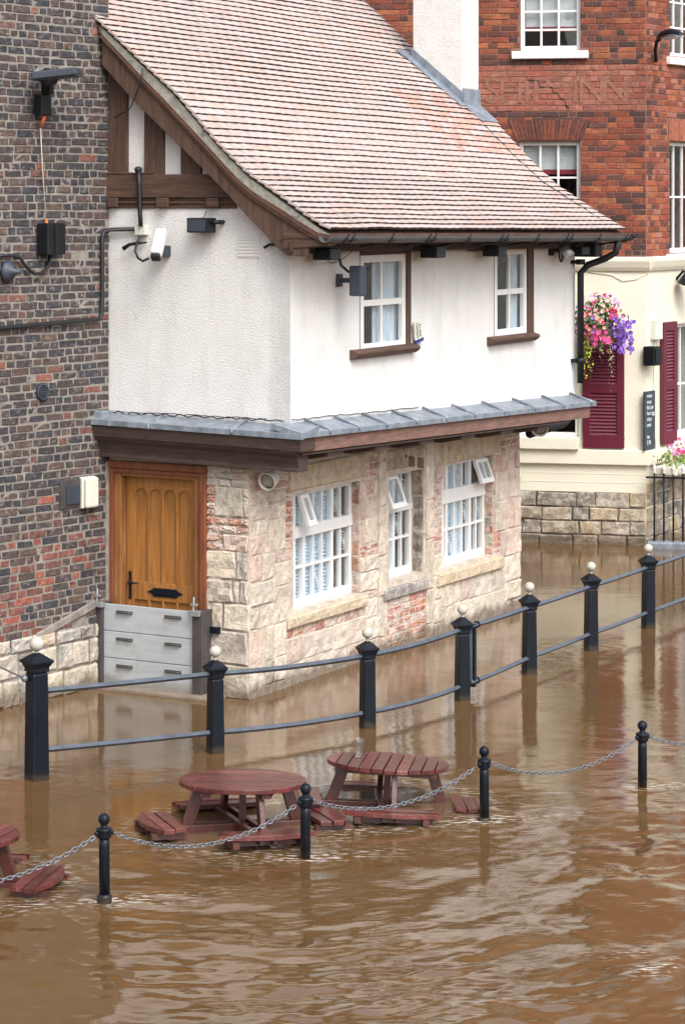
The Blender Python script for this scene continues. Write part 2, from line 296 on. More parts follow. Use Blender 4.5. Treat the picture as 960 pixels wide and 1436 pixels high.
# ================================================================== SETTING: water, river bed, kerb
def axis(segs):
    out = []
    for a, b, st in segs: out.append(np.arange(a, b, st))
    out.append(np.array([segs[-1][1]])); return np.concatenate(out)
BOLL = [(-1.547, 16.26, .58), (-.258, 17.35, .52), (1.046, 18.40, .547), (2.333, 19.44, .517)]
POSTS = [(-2.41, 19.70), (-1.05, 20.64), (.216, 21.60), (1.094, 22.80), (1.80, 24.07), (2.516, 25.30), (3.254, 26.60), (4.02, 27.95)]
def make_water():
    xs = axis([(-400, -40, 40), (-40, -6, 2), (-6, 7.5, .034), (7.5, 40, 2), (40, 400, 40)])
    ys = axis([(-60, 0, 10), (0, 12, 1.0), (12, 23, .034), (23, 36, .05), (36, 60, 2), (60, 420, 40)])
    X, Y = np.meshgrid(xs, ys)
    # two low-frequency patches of stronger and weaker chop
    def lf(seed, sx, sy, n=9):
        r = np.random.default_rng(seed); o = np.zeros_like(X)
        for i in range(n):
            k = r.uniform(.4, 1.8); a = r.uniform(0, 6.28); o += np.sin(k * (np.cos(a) * X * sx + np.sin(a) * Y * sy) + r.uniform(0, 6.28))
        return o / math.sqrt(n / 2)
    patch = np.clip(1 + .45 * lf(3, 1.0, 1.2), .25, 2.2)
    t = np.clip((21.5 - Y) / 5.5, 0, 1); t = t * t * (3 - 2 * t)
    right = np.clip((X + 1.0) / 3.0, 0, 1)
    A = (.17 + 1.15 * t + .18 * right * np.clip((27 - Y) / 6, 0, 1) + .55 * t * right) * patch
    A *= 1 - .35 * np.exp(-(((X + 1.6) / 1.3) ** 2 + ((Y - 21.6) / 1.6) ** 2))
    H = np.zeros_like(X); sl = 0
    r = np.random.default_rng(11)
    wx = X + .16 * lf(5, .9, .9); wy = Y + .16 * lf(6, .9, .9)
    for i in range(80):
        lam = math.exp(r.uniform(math.log(.11), math.log(1.7))); k = 2 * math.pi / lam
        a = math.pi / 2 + r.normal(0, .62) + .12
        amp = lam ** .80
        H += amp * np.sin(k * (np.cos(a) * wx + np.sin(a) * wy) + r.uniform(0, 6.28)); sl += (amp * k) ** 2 / 2
    H *= .033 / math.sqrt(sl)
    # crests a little sharper than troughs
    foam_glint = np.zeros_like(X)
    for (bx, by, bh) in BOLL:
        dx = X - bx; dy = Y - by
        rr = np.sqrt(dx * dx + dy * dy) + 1e-6
        wake = np.exp(-((dy - .25 * dx) / (.10 + .18 * np.abs(dx))) ** 2) * np.exp(-np.abs(dx - .12) / .45)
        foam_glint += 1.0 * wake + .9 * np.exp(-(rr / .10) ** 2)
        H += .0022 * np.exp(-rr / .28) * np.sin(rr * 44 + 1.5 * patch) * (.4 + .6 * (dx > -.05)) / A.clip(.3)
    for (px, py) in POSTS:
        rr = np.hypot(X - px, Y - py); H += .0014 * np.exp(-rr / .25) * np.sin(rr * 40 + 1.5 * patch) / A.clip(.3)
    for (tx, ty) in ((-.73, 18.2), (.33, 18.9), (-2.62, 16.7)):
        rr = np.hypot(X - tx, Y - ty); foam_glint += .45 * np.exp(-((rr - .75) / .16) ** 2)
    crest = np.clip((H / H[(Y > 12) & (Y < 20) & (np.abs(X) < 5)].std() - 1.15), 0, 2)
    foam_glint += .6 * crest * np.clip((17.5 - Y) / 3, 0, 1) * np.clip((X + .5) / 2.0, .12, 1)  # foreground crests whitened: foam flecks plus sky glints painted into the colour
    fade = np.clip((np.minimum(np.minimum(X + 6, 7.5 - X), np.minimum(Y - 12, 36 - Y))) / .4, 0, 1)
    Zz = H * A * fade
    me = bpy.data.meshes.new('water'); ny, nx = X.shape
    me.vertices.add(nx * ny); me.vertices.foreach_set('co', np.stack([X, Y, Zz], -1).astype(np.float32).ravel())
    idx = np.arange(nx * ny).reshape(ny, nx)
    q = np.stack([idx[:-1, :-1], idx[:-1, 1:], idx[1:, 1:], idx[1:, :-1]], -1).reshape(-1, 4)
    me.loops.add(q.size); me.loops.foreach_set('vertex_index', q.ravel().astype(np.int32))
    me.polygons.add(len(q)); me.polygons.foreach_set('loop_start', np.arange(0, q.size, 4, dtype=np.int32)); me.polygons.foreach_set('loop_total', np.full(len(q), 4, dtype=np.int32))
    me.update(); me.polygons.foreach_set('use_smooth', np.ones(len(q), dtype=bool))
    at = me.attributes.new('foam_glint', 'FLOAT', 'POINT'); at.data.foreach_set('value', np.clip(foam_glint, 0, 1.5).astype(np.float32).ravel())
    m = bpy.data.materials.new('muddy_water'); m.use_nodes = True; t = m.node_tree; L = t.links.new; b = t.nodes['Principled BSDF']
    b.inputs['IOR'].default_value = 1.6; b.inputs['Specular IOR Level'].default_value = .72; b.inputs['Roughness'].default_value = .045
    g = N(t, 'ShaderNodeNewGeometry')
    def tex(scale, det=4):
        mp = N(t, 'ShaderNodeMapping'); mp.inputs['Scale'].default_value = scale; L(g.outputs['Position'], mp.inputs['Vector'])
        n = N(t, 'ShaderNodeTexNoise'); n.inputs['Scale'].default_value = 1; n.inputs['Detail'].default_value = det; L(mp.outputs[0], n.inputs['Vector']); return n.outputs[0]
    cr = N(t, 'ShaderNodeMix', data_type='RGBA'); L(tex((.8, 1.4, 1), 5), cr.inputs[0]); cr.inputs[6].default_value = (.096, .050, .0165, 1); cr.inputs[7].default_value = (.140, .080, .032, 1)
    fa = N(t, 'ShaderNodeAttribute'); fa.attribute_name = 'foam_glint'
    fm = N(t, 'ShaderNodeMath', operation='MULTIPLY'); L(fa.outputs['Fac'], fm.inputs[0])
    fr = N(t, 'ShaderNodeMapRange'); fr.inputs['From Min'].default_value = .50; fr.inputs['From Max'].default_value = .66; L(tex((11, 30, 11), 6), fr.inputs[0]); L(fr.outputs[0], fm.inputs[1])
    fc = N(t, 'ShaderNodeMath', operation='MINIMUM'); L(fm.outputs[0], fc.inputs[0]); fc.inputs[1].default_value = .8
    mx = N(t, 'ShaderNodeMix', data_type='RGBA'); L(fc.outputs[0], mx.inputs[0]); L(cr.outputs[2], mx.inputs[6]); mx.inputs[7].default_value = (.62, .58, .52, 1)
    L(mx.outputs[2], b.inputs['Base Color'])
    rg = N(t, 'ShaderNodeMapRange'); L(fc.outputs[0], rg.inputs[0]); rg.inputs['To Min'].default_value = .045; rg.inputs['To Max'].default_value = .6; L(rg.outputs[0], b.inputs['Roughness'])
    bp = N(t, 'ShaderNodeBump'); bp.inputs['Strength'].default_value = .10; bp.inputs['Distance'].default_value = .012; L(tex((10, 28, 14), 4), bp.inputs['Height']); L(bp.outputs[0], b.inputs['Normal'])
    me.materials.append(m)
    o = bpy.data.objects.new('water', me); COL.objects.link(o); o['kind'] = 'structure'; return o
make_water()
bed = MB(); bed.add([(-400, -60, -.75), (400, -60, -.75), (400, 420, -.75), (-400, 420, -.75)], [[0, 1, 2, 3]]); bed.build('river_bed', M['mud'], kind='structure')

# ================================================================== generic builders
def wall_with_holes(mb, fr, u0, u1, v0, v1, holes, depth, **k):
    """front face at w=0 with rectangular openings, jambs of the given depth"""
    us_ = sorted({u0, u1, *[h[0] for h in holes], *[h[1] for h in holes]}); vs_ = sorted({v0, v1, *[h[2] for h in holes], *[h[3] for h in holes]})
    for a, b in zip(us_, us_[1:]):
        for c, d in zip(vs_, vs_[1:]):
            mu, mv = (a + b) / 2, (c + d) / 2
            if any(h[0] < mu < h[1] and h[2] < mv < h[3] for h in holes): continue
            mb.box(fr, a, b, c, d, -depth, 0, **k)
def block_mesh(w, h, d, ch=.008, rough=.004, nu=3, nv=2, seed=0):
    """irregular stone: front face a little grid, chamfered rim, sides going back; local x = u, y = into wall, z = v"""
    rr = random.Random(seed); vs = []; fs = []
    ch = min(ch, w * .25, h * .25)
    cj = [[(rr.uniform(-1, 1) * min(rough * 1.2, w * .05), rr.uniform(-1, 1) * min(rough * 1.2, h * .05)) for _ in range(2)] for _ in range(2)]
    for j in range(nv + 1):
        for i in range(nu + 1):
            a, b = i / nu, j / nv
            ox = sum(cj[p][q][0] * (a if p else 1 - a) * (b if q else 1 - b) for p in (0, 1) for q in (0, 1))
            oz = sum(cj[p][q][1] * (a if p else 1 - a) * (b if q else 1 - b) for p in (0, 1) for q in (0, 1))
            x = -w / 2 + ch + a * (w - 2 * ch) + ox; z = -h / 2 + ch + b * (h - 2 * ch) + oz
            vs.append((x, rr.uniform(-rough, rough), z))
    nf = len(vs)
    for j in range(nv):
        for i in range(nu): k = j * (nu + 1) + i; fs.append([k, k + 1, k + nu + 2, k + nu + 1])
    ring = [i for i in range(nu + 1)] + [(j) * (nu + 1) + nu for j in range(1, nv + 1)] + [nv * (nu + 1) + i for i in range(nu - 1, -1, -1)] + [j * (nu + 1) for j in range(nv - 1, 0, -1)]
    n = len(ring)
    for k in ring:
        x, y, z = vs[k]; cx = ch if x > 0 else -ch; cz = ch if z > 0 else -ch
        i = k % (nu + 1); j = k // (nu + 1)
        vs.append((x + (cx if i in (0, nu) else 0) * 1.0, ch * .8 + .002, z + (cz if j in (0, nv) else 0) * 1.0))
    for k in range(n): x, y, z = vs[nf + k]; vs.append((x, d, z))
    for k in range(n):
        k2 = (k + 1) % n
        fs.append([ring[k2], ring[k], nf + k, nf + k2]); fs.append([nf + k2, nf + k, nf + n + k, nf + n + k2])
    return vs, fs
def to_mesh(name, vs, fs, mat):
    me = bpy.data.meshes.new(name); me.from_pydata(vs, [], fs); me.materials.append(mat); return me
def inframe(p, m=6):
    x, y = project(p); return -m < x < PW + m and -m < y < PH + m
def proj_area(c, n, a):
    v = (Vector((0, 0, E)) - c); d = v.length
    return max(0, n.dot(v) / d) * a / d ** 2
def split_parts(items, limit=300):
    """items: dicts with c (centre), n, a (area), vis; returns the largest seen and the rest"""
    for it in items: it['s'] = proj_area(it['c'], it['n'], it['a']) if it.get('vis', True) and inframe(it['c']) else -1
    items = sorted(items, key=lambda q: -q['s'])
    big = [q for q in items[:limit] if q['s'] > 0]
    return big, items[len(big):]
def place_blocks(fr, blocks, parent, name, mobj, mstuff, limit=300, d=.05, ch=.008, rough=.004, nu=3, nv=2, share=None, ftype=None):
    """blocks: (u0,u1,v0,v1,col,w[,vis]) rectangles on the wall"""
    items = []
    for q in blocks:
        u0, u1, v0, v1, col, w = q[:6]
        items.append(dict(q=q, c=fr.p((u0 + u1) / 2, (v0 + v1) / 2, w), n=fr.n, a=(u1 - u0) * (v1 - v0), vis=(q[6] if len(q) > 6 else True)))
    big, rest = split_parts(items, limit)
    RT = Matrix((fr.u, fr.n * -1, Z)).transposed()
    flip = RT.determinant() < 0
    cache = {}
    for it in big:
        u0, u1, v0, v1, col, w = it['q'][:6]; ww, hh = u1 - u0, v1 - v0
        if share:
            key = (min(share, key=lambda s: abs(s - ww)), random.randrange(4)); 
            if key not in cache:
                vs, fs = block_mesh(key[0], hh, d, ch, rough, nu, nv, hash(key) % 999)
                if flip: fs = [f[::-1] for f in fs]
                cache[key] = to_mesh(name, vs, fs, mobj)
            me = cache[key]; S = Matrix.Diagonal((ww / key[0], 1, hh / max(1e-6, hh), 1))
        else:
            vs, fs = block_mesh(ww, hh, d, ch, rough, nu, nv, random.randrange(9999))
            if flip: fs = [f[::-1] for f in fs]
            me = to_mesh(name, vs, fs, mobj); S = Matrix.Identity(4)
        mt = (RT @ Matrix.Rotation(R(-.012, .012), 3, 'Y')).to_4x4() @ S; mt.translation = it['c']
        inst(name, me, mt, parent, col)
    if rest:
        mb = MB()
        for it in rest:
            u0, u1, v0, v1, col, w = it['q'][:6]; ww, hh = u1 - u0, v1 - v0
            if not it['q'][6:] or it['q'][6]:
                vs, fs = block_mesh(ww, hh, d, ch, rough, 2, 1, random.randrange(9999))
            else:
                vs, fs = block_mesh(ww, hh, d, ch, rough, 1, 1, 1)
            if flip: fs = [f[::-1] for f in fs]
            mb.add([it['c'] + RT @ Vector(v) for v in vs], fs, col=col)
        mb.build(name, mstuff, parent, kind='stuff', fix=False)
def courses(u0, u1, v0, v1, hs, ws, gap, colf, w=(.012, .02), hole=None, edge=0):
    """irregular coursed blocks in a rectangle; hs, ws: (min,max) heights and widths"""
    out = []; v = v0
    while v < v1 - 1e-4:
        h = R(*hs)
        if v1 - (v + h) < hs[0] * .7: h = v1 - v
        u = u0
        first = True
        while u < u1 - 1e-4:
            ww = R(*ws) * (R(.4, 1) if first and edge == 0 else 1); first = False
            if u1 - (u + ww) < ws[0] * .6: ww = u1 - u
            a = R(-.5, .5) * gap
            b = [u + gap / 2, u + ww - gap / 2, v + gap / 2 + a * .3, v + h - gap / 2 + a * .3, colf(u + ww / 2, v + h / 2), R(*w)]
            if not (hole and hole(b)): out.append(tuple(b))
            u += ww
        v += h
    return out
def text(name, body, size, fr, u, v, w, mat, parent, ext=.001, rot=0, sx=1, mirror=False, align='CENTER'):
    cu = bpy.data.curves.new(name, 'FONT'); cu.body = body; cu.size = size; cu.extrude = ext; cu.align_x = align; cu.align_y = 'CENTER'
    tmp = bpy.data.objects.new(name, cu); COL.objects.link(tmp)
    dg = bpy.context.evaluated_depsgraph_get(); me = bpy.data.meshes.new_from_object(tmp.evaluated_get(dg))
    bpy.data.objects.remove(tmp)
    # text reads left to right as seen from outside the wall
    x = Z.cross(fr.n); B = Matrix((x, Z, fr.n)).transposed()
    mt = (B @ Matrix.Rotation(rot, 3, 'Z') @ Matrix.Diagonal((sx, 1, 1))).to_4x4(); mt.translation = fr.p(u, v, w) - (wpos(parent) if parent else Vector())
    me.transform(mt); me.materials.clear(); me.materials.append(mat)
    o = bpy.data.objects.new(name, me); COL.objects.link(o); o.parent = parent; return o
def sash(fr, u0, u1, v0, v1, w, parent, cols, rows, fw=.045, bar=.022, mat=None, name='window', dep=.05, mids=(), glassname='pane', meet=None):
    """window frame with glazing bars and panes; cols, rows: inner divisions as fractions"""
    mat = mat or M['white_paint']
    mb = MB(); mb.box(fr, u0, u0 + fw, v0, v1, w - dep, w); mb.box(fr, u1 - fw, u1, v0, v1, w - dep, w)
    mb.box(fr, u0 + fw, u1 - fw, v0, v0 + fw * 1.25, w - dep, w - .001); mb.box(fr, u0 + fw, u1 - fw, v1 - fw, v1, w - dep, w - .001)
    wd = mb.build(name, mat, parent, bev=.004)
    a0, a1, b0, b1 = u0 + fw, u1 - fw, v0 + fw * 1.25, v1 - fw
    cu = [a0] + [a0 + c * (a1 - a0) for c in cols] + [a1]; rv = [b0] + [b0 + r * (b1 - b0) for r in rows] + [b1]
    for i, c in enumerate(cu[1:-1]): MB().box(fr, c - bar / 2, c + bar / 2, b0, b1, w - dep * .7, w - .008).build('glazing_bar', mat, wd)
    for i, r in enumerate(rv[1:-1]):
        bw = bar * (1.7 if meet is not None and i == meet else 1)
        MB().box(fr, a0, a1, r - bw / 2, r + bw / 2, w - dep * .7, w - .010).build('glazing_bar', mat, wd)
    for a, b in zip(cu, cu[1:]):
        for c, d in zip(rv, rv[1:]):
            MB().box(fr, a + .002, b - .002, c + .002, d - .002, w - dep * .5 - .004, w - dep * .5).build(glassname, M['glass'], wd)
    return wd
def drape(fr, u0, u1, v0, v1, w, mat, parent, name='curtain', folds=6, amp=.02, horiz=False):
    n = folds * 6; mb = MB(); vs = []; fs = []
    for i in range(n + 1):
        t = i / n; off = amp * math.sin(t * folds * 2 * math.pi) + amp * .4 * math.sin(t * folds * 5.1 + 1)
        if horiz: vs += [fr.p(u0, v0 + (v1 - v0) * t, w + off), fr.p(u1, v0 + (v1 - v0) * t, w + off)]
        else: vs += [fr.p(u0 + (u1 - u0) * t, v0, w + off), fr.p(u0 + (u1 - u0) * t, v1, w + off)]
    for i in range(n): fs.append([2 * i, 2 * i + 1, 2 * i + 3, 2 * i + 2])
    mb.add(vs, fs, sm=True); return mb.build(name, mat, parent)

# ================================================================== THE TIMBER AND STONE RIVERSIDE HOUSE
house = thing('riverside_house', 'white rendered half-timbered house on a stone ground floor standing in the flood, with tiled roof', 'house', (C0.x, C0.y, 0))
WDEP = .09
ux = lambda x, w=0: SLW.U(x, w)
# openings in the long ground-floor wall: u0,u1,v0,v1 and depth
def px_open(x0, x1, pt_top, pt_bot, w):
    return (ux(x0, 0), ux(x1, w), SLW.V(*pt_bot, w), SLW.V(*pt_top, w))
LW1 = px_open(411, 493, (490, 674), (493, 831), -.09)
LW2 = px_open(545, 577, (577, 656), (575, 803), -.14)
LW3 = px_open(619, 679, (660, 641), (679, 778), -.105)
DOOR = (.52, 1.50, -.6, 2.04)
mb = MB(); wall_with_holes(mb, SLW, .0, LSIDE, -.7, 2.30, [LW1, LW2, LW3], .3); gw = mb.build('ground_floor_wall', M['mortar_pale'], house)
mb = MB(); wall_with_holes(mb, GAB, .003, TB + .02, -.7, 2.30, [DOOR], .3); gw2 = mb.build('ground_floor_wall', M['mortar_pale'], house)
P_CREAM = [(.62, .545, .435), (.59, .51, .40), (.64, .575, .48), (.58, .50, .41), (.54, .475, .39)]
P_PINK = [(.55, .43, .36), (.52, .39, .33), (.58, .47, .39), (.47, .36, .31)]
P_GREY = [(.42, .38, .32), (.46, .41, .34), (.36, .33, .29)]
P_RED = [(.43, .19, .135), (.40, .16, .115), (.48, .24, .155), (.36, .17, .13), (.48, .30, .24)]
P_PALEBRICK = [(.54, .42, .36), (.50, .35, .30), (.46, .29, .24), (.56, .46, .40)]
def pick(*ps):
    def f(u, v):
        p = random.choice(ps); return jit(random.choice(p), .10)
    return f
def zone(px0, px1, v0, v1, kind, colf=None):
    a = px0 if px0 < 20 else ux(px0); b = px1 if px1 < 20 else ux(px1)
    if kind == 'ashlar': return courses(a, b, v0, v1, (.24, .34), (.28, .55), .010, colf or pick(P_CREAM, P_CREAM, P_CREAM, P_PINK), (.003, .012))
    if kind == 'block': return courses(a, b, v0, v1, (.17, .28), (.18, .36), .012, colf or pick(P_CREAM, P_PINK, P_CREAM, P_GREY), (.010, .028))
    if kind == 'rubble': return courses(a, b, v0, v1, (.12, .30), (.13, .26), .014, colf or pick(P_PINK, P_PINK, P_CREAM), (.002, .014))
    if kind == 'brick': return courses(a, b, v0, v1, (.066, .074), (.11, .22), .010, colf or pick(P_RED, P_PALEBRICK, P_PALEBRICK), (.001, .010))
    if kind == 'jamb': return courses(a, b, v0, v1, (.30, .55), (2, 3), .008, colf or pick(P_CREAM), (.022, .026))
S_ = []
# corner bay
S_ += zone(.012, 371, -.6, .62, 'ashlar'); S_ += zone(371, 400, -.6, .62, 'block')
S_ += zone(.012, 383, .62, 1.30, 'block'); S_ += zone(383, 408, .62, 1.18, 'ashlar')
S_ += zone(.012, 375, 1.30, 1.62, 'rubble', pick(P_CREAM, P_PINK)); S_ += zone(375, 400, 1.30, 1.60, 'block', pick(P_CREAM)); S_ += zone(400, 409, 1.18, 1.80, 'brick', pick(P_RED))
S_ += zone(383, 400, 1.18, 1.30, 'brick', pick(P_PALEBRICK))
S_ += zone(.012, 375, 1.62, 1.86, 'brick', pick(P_PALEBRICK, P_PINK)); S_ += zone(375, 400, 1.60, 1.88, 'rubble'); S_ += zone(.012, 400, 1.88, 2.26, 'brick', pick(P_PALEBRICK)); S_ += zone(400, 409, 1.80, 2.26, 'brick', pick(P_RED, P_PALEBRICK))
# under window one
S_ += zone(400, 512, -.6, .44, 'ashlar'); S_ += zone(400, 512, .44, LW1[2] - .135, 'brick')
# pier between window one and the slit window
a1 = LW1[1] + .004
S_ += zone(512, 529, -.6, .60, 'block'); S_ += zone(a1, 529, LW1[2] - .0, 1.02, 'block', pick(P_PINK, P_CREAM)); S_ += zone(a1, 529, 1.02, 1.14, 'brick', pick(P_RED))
S_ += zone(a1, 529, 1.14, 1.62, 'rubble'); S_ += zone(a1, 529, 1.62, LW1[3], 'rubble', pick(P_PALEBRICK, P_PINK)); S_ += zone(512, 529, LW1[3] + .01, 2.22, 'brick', pick(P_RED, P_PALEBRICK)); S_ += zone(512, 529, .60, LW1[2], 'rubble')
# the stone door case round the slit window
S_ += zone(529, 540.5, -.6, 2.24, 'jamb'); S_ += zone(595.5, 606, -.6, 2.22, 'jamb'); S_ += zone(540.5, 595.5, -.6, LW2[2] - .15, 'brick', pick(P_RED, P_RED, P_PALEBRICK))
# between the slit window and window three
S_ += zone(606, 618, -.6, .62, 'block'); S_ += zone(606, 619, .62, .85, 'rubble'); S_ += zone(606, 619, .85, 1.62, 'brick'); S_ += zone(606, 621, 1.62, 2.20, 'jamb', pick(P_PINK, P_CREAM))
# under window three, and the far pier
S_ += zone(618, 706, -.6, LW3[2] - .13, 'ashlar')
b1 = LW3[1] + .004
S_ += zone(706, LSIDE, -.6, .62, 'block'); S_ += zone(b1, 700, LW3[2], .92, 'brick', pick(P_RED)); S_ += zone(b1, 693, .92, 1.50, 'rubble', pick(P_PINK, P_PALEBRICK)); S_ += zone(b1, 693, 1.50, LW3[3], 'brick')
S_ += zone(700, LSIDE, .62, .92, 'block', pick(P_PINK, P_CREAM)); S_ += zone(693, LSIDE, .92, 1.25, 'block', pick(P_PINK, P_CREAM)); S_ += zone(693, LSIDE, 1.25, 1.56, 'ashlar', pick(P_CREAM, P_PINK)); S_ += zone(693, LSIDE, 1.56, LW3[3], 'rubble', pick(P_PINK, P_PALEBRICK)); S_ += zone(700.5, LSIDE, LW3[3], 2.12, 'brick')
# strip over the lintels
S_ += zone(409, 512, 2.165, 2.24, 'brick', pick(P_PALEBRICK)); 
place_blocks(SLW, S_, gw, 'stone', M['stone'], M['stone_stuff'], 300, d=.05, ch=.009, rough=.008, nu=4, nv=3)
# the far jambs of the openings, seen square on
for op, dep, cols in ((LW1, .088, (P_GREY, P_PINK, P_RED, P_CREAM)), (LW2, .138, ([(.20, .17, .15), (.30, .22, .18), (.34, .25, .20)],)), (LW3, .103, (P_RED, P_PALEBRICK, P_GREY, P_RED))):
    jf = Frame(SLW.p(op[1], 0, 0), -SLW.n, -SLW.u); big_ = op is LW2
    place_blocks(jf, courses(.002, dep, op[2] + .01, op[3] - .01, (.28, .5) if big_ else (.068, .16), (2, 3), .010, pick(*cols), (.004, .012)), gw, 'jamb_stone', M['stone'], M['stone_stuff'], 60, d=.03, ch=.008, rough=.006)
# gable side, right of the door
def tz(t0, t1, v0, v1, kind, colf=None):
    k = {'ashlar': ((.24, .34), (.30, .5)), 'block': ((.16, .26), (.16, .30)), 'brick': ((.062, .072), (.12, .23)), 'rubble': ((.10, .2), (.10, .2))}[kind]
    return courses(t0, t1, v0, v1, *k, .012, colf or pick(P_CREAM, P_CREAM, P_GREY), (.010, .026))
G_ = tz(.0, .46, -.6, .30, 'ashlar', pick(P_CREAM, P_GREY)) + tz(.0, .46, .30, .86, 'ashlar') + tz(.0, .17, .86, 1.08, 'rubble') + tz(.17, .46, .86, 1.08, 'block') + tz(0, .46, 1.08, 1.34, 'block')
G_ += tz(.0, .27, 1.34, 1.50, 'block', pick(P_PINK)) + tz(.27, .46, 1.34, 1.50, 'brick', pick(P_PALEBRICK, P_RED)) + tz(.0, .46, 1.50, 1.575, 'brick', pick(P_PALEBRICK)) + tz(.0, .46, 1.575, 1.65, 'brick', pick(P_RED)) + tz(.06, .36, 1.65, 1.93, 'ashlar', pick(P_GREY)) + tz(.36, .46, 1.65, 1.93, 'brick', pick(P_RED, P_PALEBRICK)) + tz(.0, .06, 1.65, 1.93, 'rubble')
G_ += tz(.0, .46, 1.93, 2.2, 'brick', pick(P_PALEBRICK, [(.55, .5, .45)]))
place_blocks(GAB, G_, gw2, 'stone', M['stone'], M['stone_stuff'], 120, d=.05, ch=.014, rough=.013, nu=4, nv=3)
# lintels, sills, date stone
def lint(name, fr, x0, x1, ptop, pbot, w0, w1, col, m=None, dv=0):
    u0, u1 = fr.U(x0, w1), fr.U(x1, w1); vt = fr.V(*ptop, w1); vb = fr.V(*pbot, w1)
    vs, fs = block_mesh(u1 - u0, vt - vb, w1 - w0, .012, .004, 6, 2, random.randrange(999))
    me = to_mesh(name, vs, fs, m or M['stone']); x = Z.cross(fr.n); RT = Matrix((x, -fr.n, Z)).transposed().to_4x4(); RT.translation = fr.p((u0 + u1) / 2, (vt + vb) / 2, w1)
    return inst(name, me, RT, house, col)
lint('lintel', SLW, 409, 514, (514, 635), (514, 668.5), -.2, .035, (.52, .41, .29))
lint('lintel', SLW, 621, 700, (700, 602), (699, 635.5), -.2, .035, (.50, .39, .27))
lint('sill', SLW, 406, 516, (516, 835), (516, 850), -.12, .05, (.56, .45, .31))
lint('sill', SLW, 617, 706, (706, 780), (704, 797), -.12, .05, (.58, .46, .31))
lint('sill', SLW, 540.5, 601, (600, 811), (600, 826), -.16, .05, (.27, .25, .24))
ds = lint('date_stone', SLW, 541, 594, (594, 623), (594, 650.5), -.2, .026, (.40, .31, .25))
u0, u1 = SLW.U(541, .03), SLW.U(594, .03); vb, vt = SLW.V(594, 650.5, .03), SLW.V(594, 623, .03)
uw = u1 - u0; vh = vt - vb
mb = MB()
for a, b in ((.10, .24), (.30, .44), (.70, .80), (.86, .95)): mb.box(SLW, u0 + a * uw, u0 + b * uw, vb + .02, vb + vh * .62, .025, .029)
mb.box(SLW, u0 + .47 * uw, u0 + .68 * uw, vb + .10, vb + vh * .68, .025, .030); mb.build('carved_letter_ground', M['date_relief'], ds, bev=.003)
text('carved_letters', 'SSI', .125, SLW, u0 + .575 * uw, vb + vh * .47, .031, M['date_sunk'], ds, sx=.95)
for a, b in ((.17, 'I'), (.37, 'A'), (.75, 'U'), (.905, 'V')): text('carved_letters', b, .13, SLW, u0 + a * uw, vb + vh * .33, .030, M['date_sunk'], ds, sx=.9)

# ---- dark rooms behind the openings (closed hull)
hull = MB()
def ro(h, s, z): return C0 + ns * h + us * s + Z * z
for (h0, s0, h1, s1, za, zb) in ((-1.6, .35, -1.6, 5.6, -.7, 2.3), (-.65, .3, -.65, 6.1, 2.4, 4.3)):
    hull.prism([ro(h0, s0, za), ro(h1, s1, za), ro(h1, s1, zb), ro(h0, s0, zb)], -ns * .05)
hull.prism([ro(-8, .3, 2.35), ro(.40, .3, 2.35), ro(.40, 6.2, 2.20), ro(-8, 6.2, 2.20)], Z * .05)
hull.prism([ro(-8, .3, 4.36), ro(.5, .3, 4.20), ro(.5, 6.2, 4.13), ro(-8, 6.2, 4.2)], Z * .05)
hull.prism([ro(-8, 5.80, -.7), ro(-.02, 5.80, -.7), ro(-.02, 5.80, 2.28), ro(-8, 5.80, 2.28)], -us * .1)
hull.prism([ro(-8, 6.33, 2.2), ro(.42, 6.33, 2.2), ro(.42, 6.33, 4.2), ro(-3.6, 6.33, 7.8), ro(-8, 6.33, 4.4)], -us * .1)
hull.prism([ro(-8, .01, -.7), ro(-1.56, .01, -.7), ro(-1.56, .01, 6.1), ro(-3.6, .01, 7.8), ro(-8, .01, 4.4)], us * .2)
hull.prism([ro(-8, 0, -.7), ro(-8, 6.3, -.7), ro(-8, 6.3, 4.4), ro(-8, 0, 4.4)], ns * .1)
hull.build('inner_walls', M['room'], house)

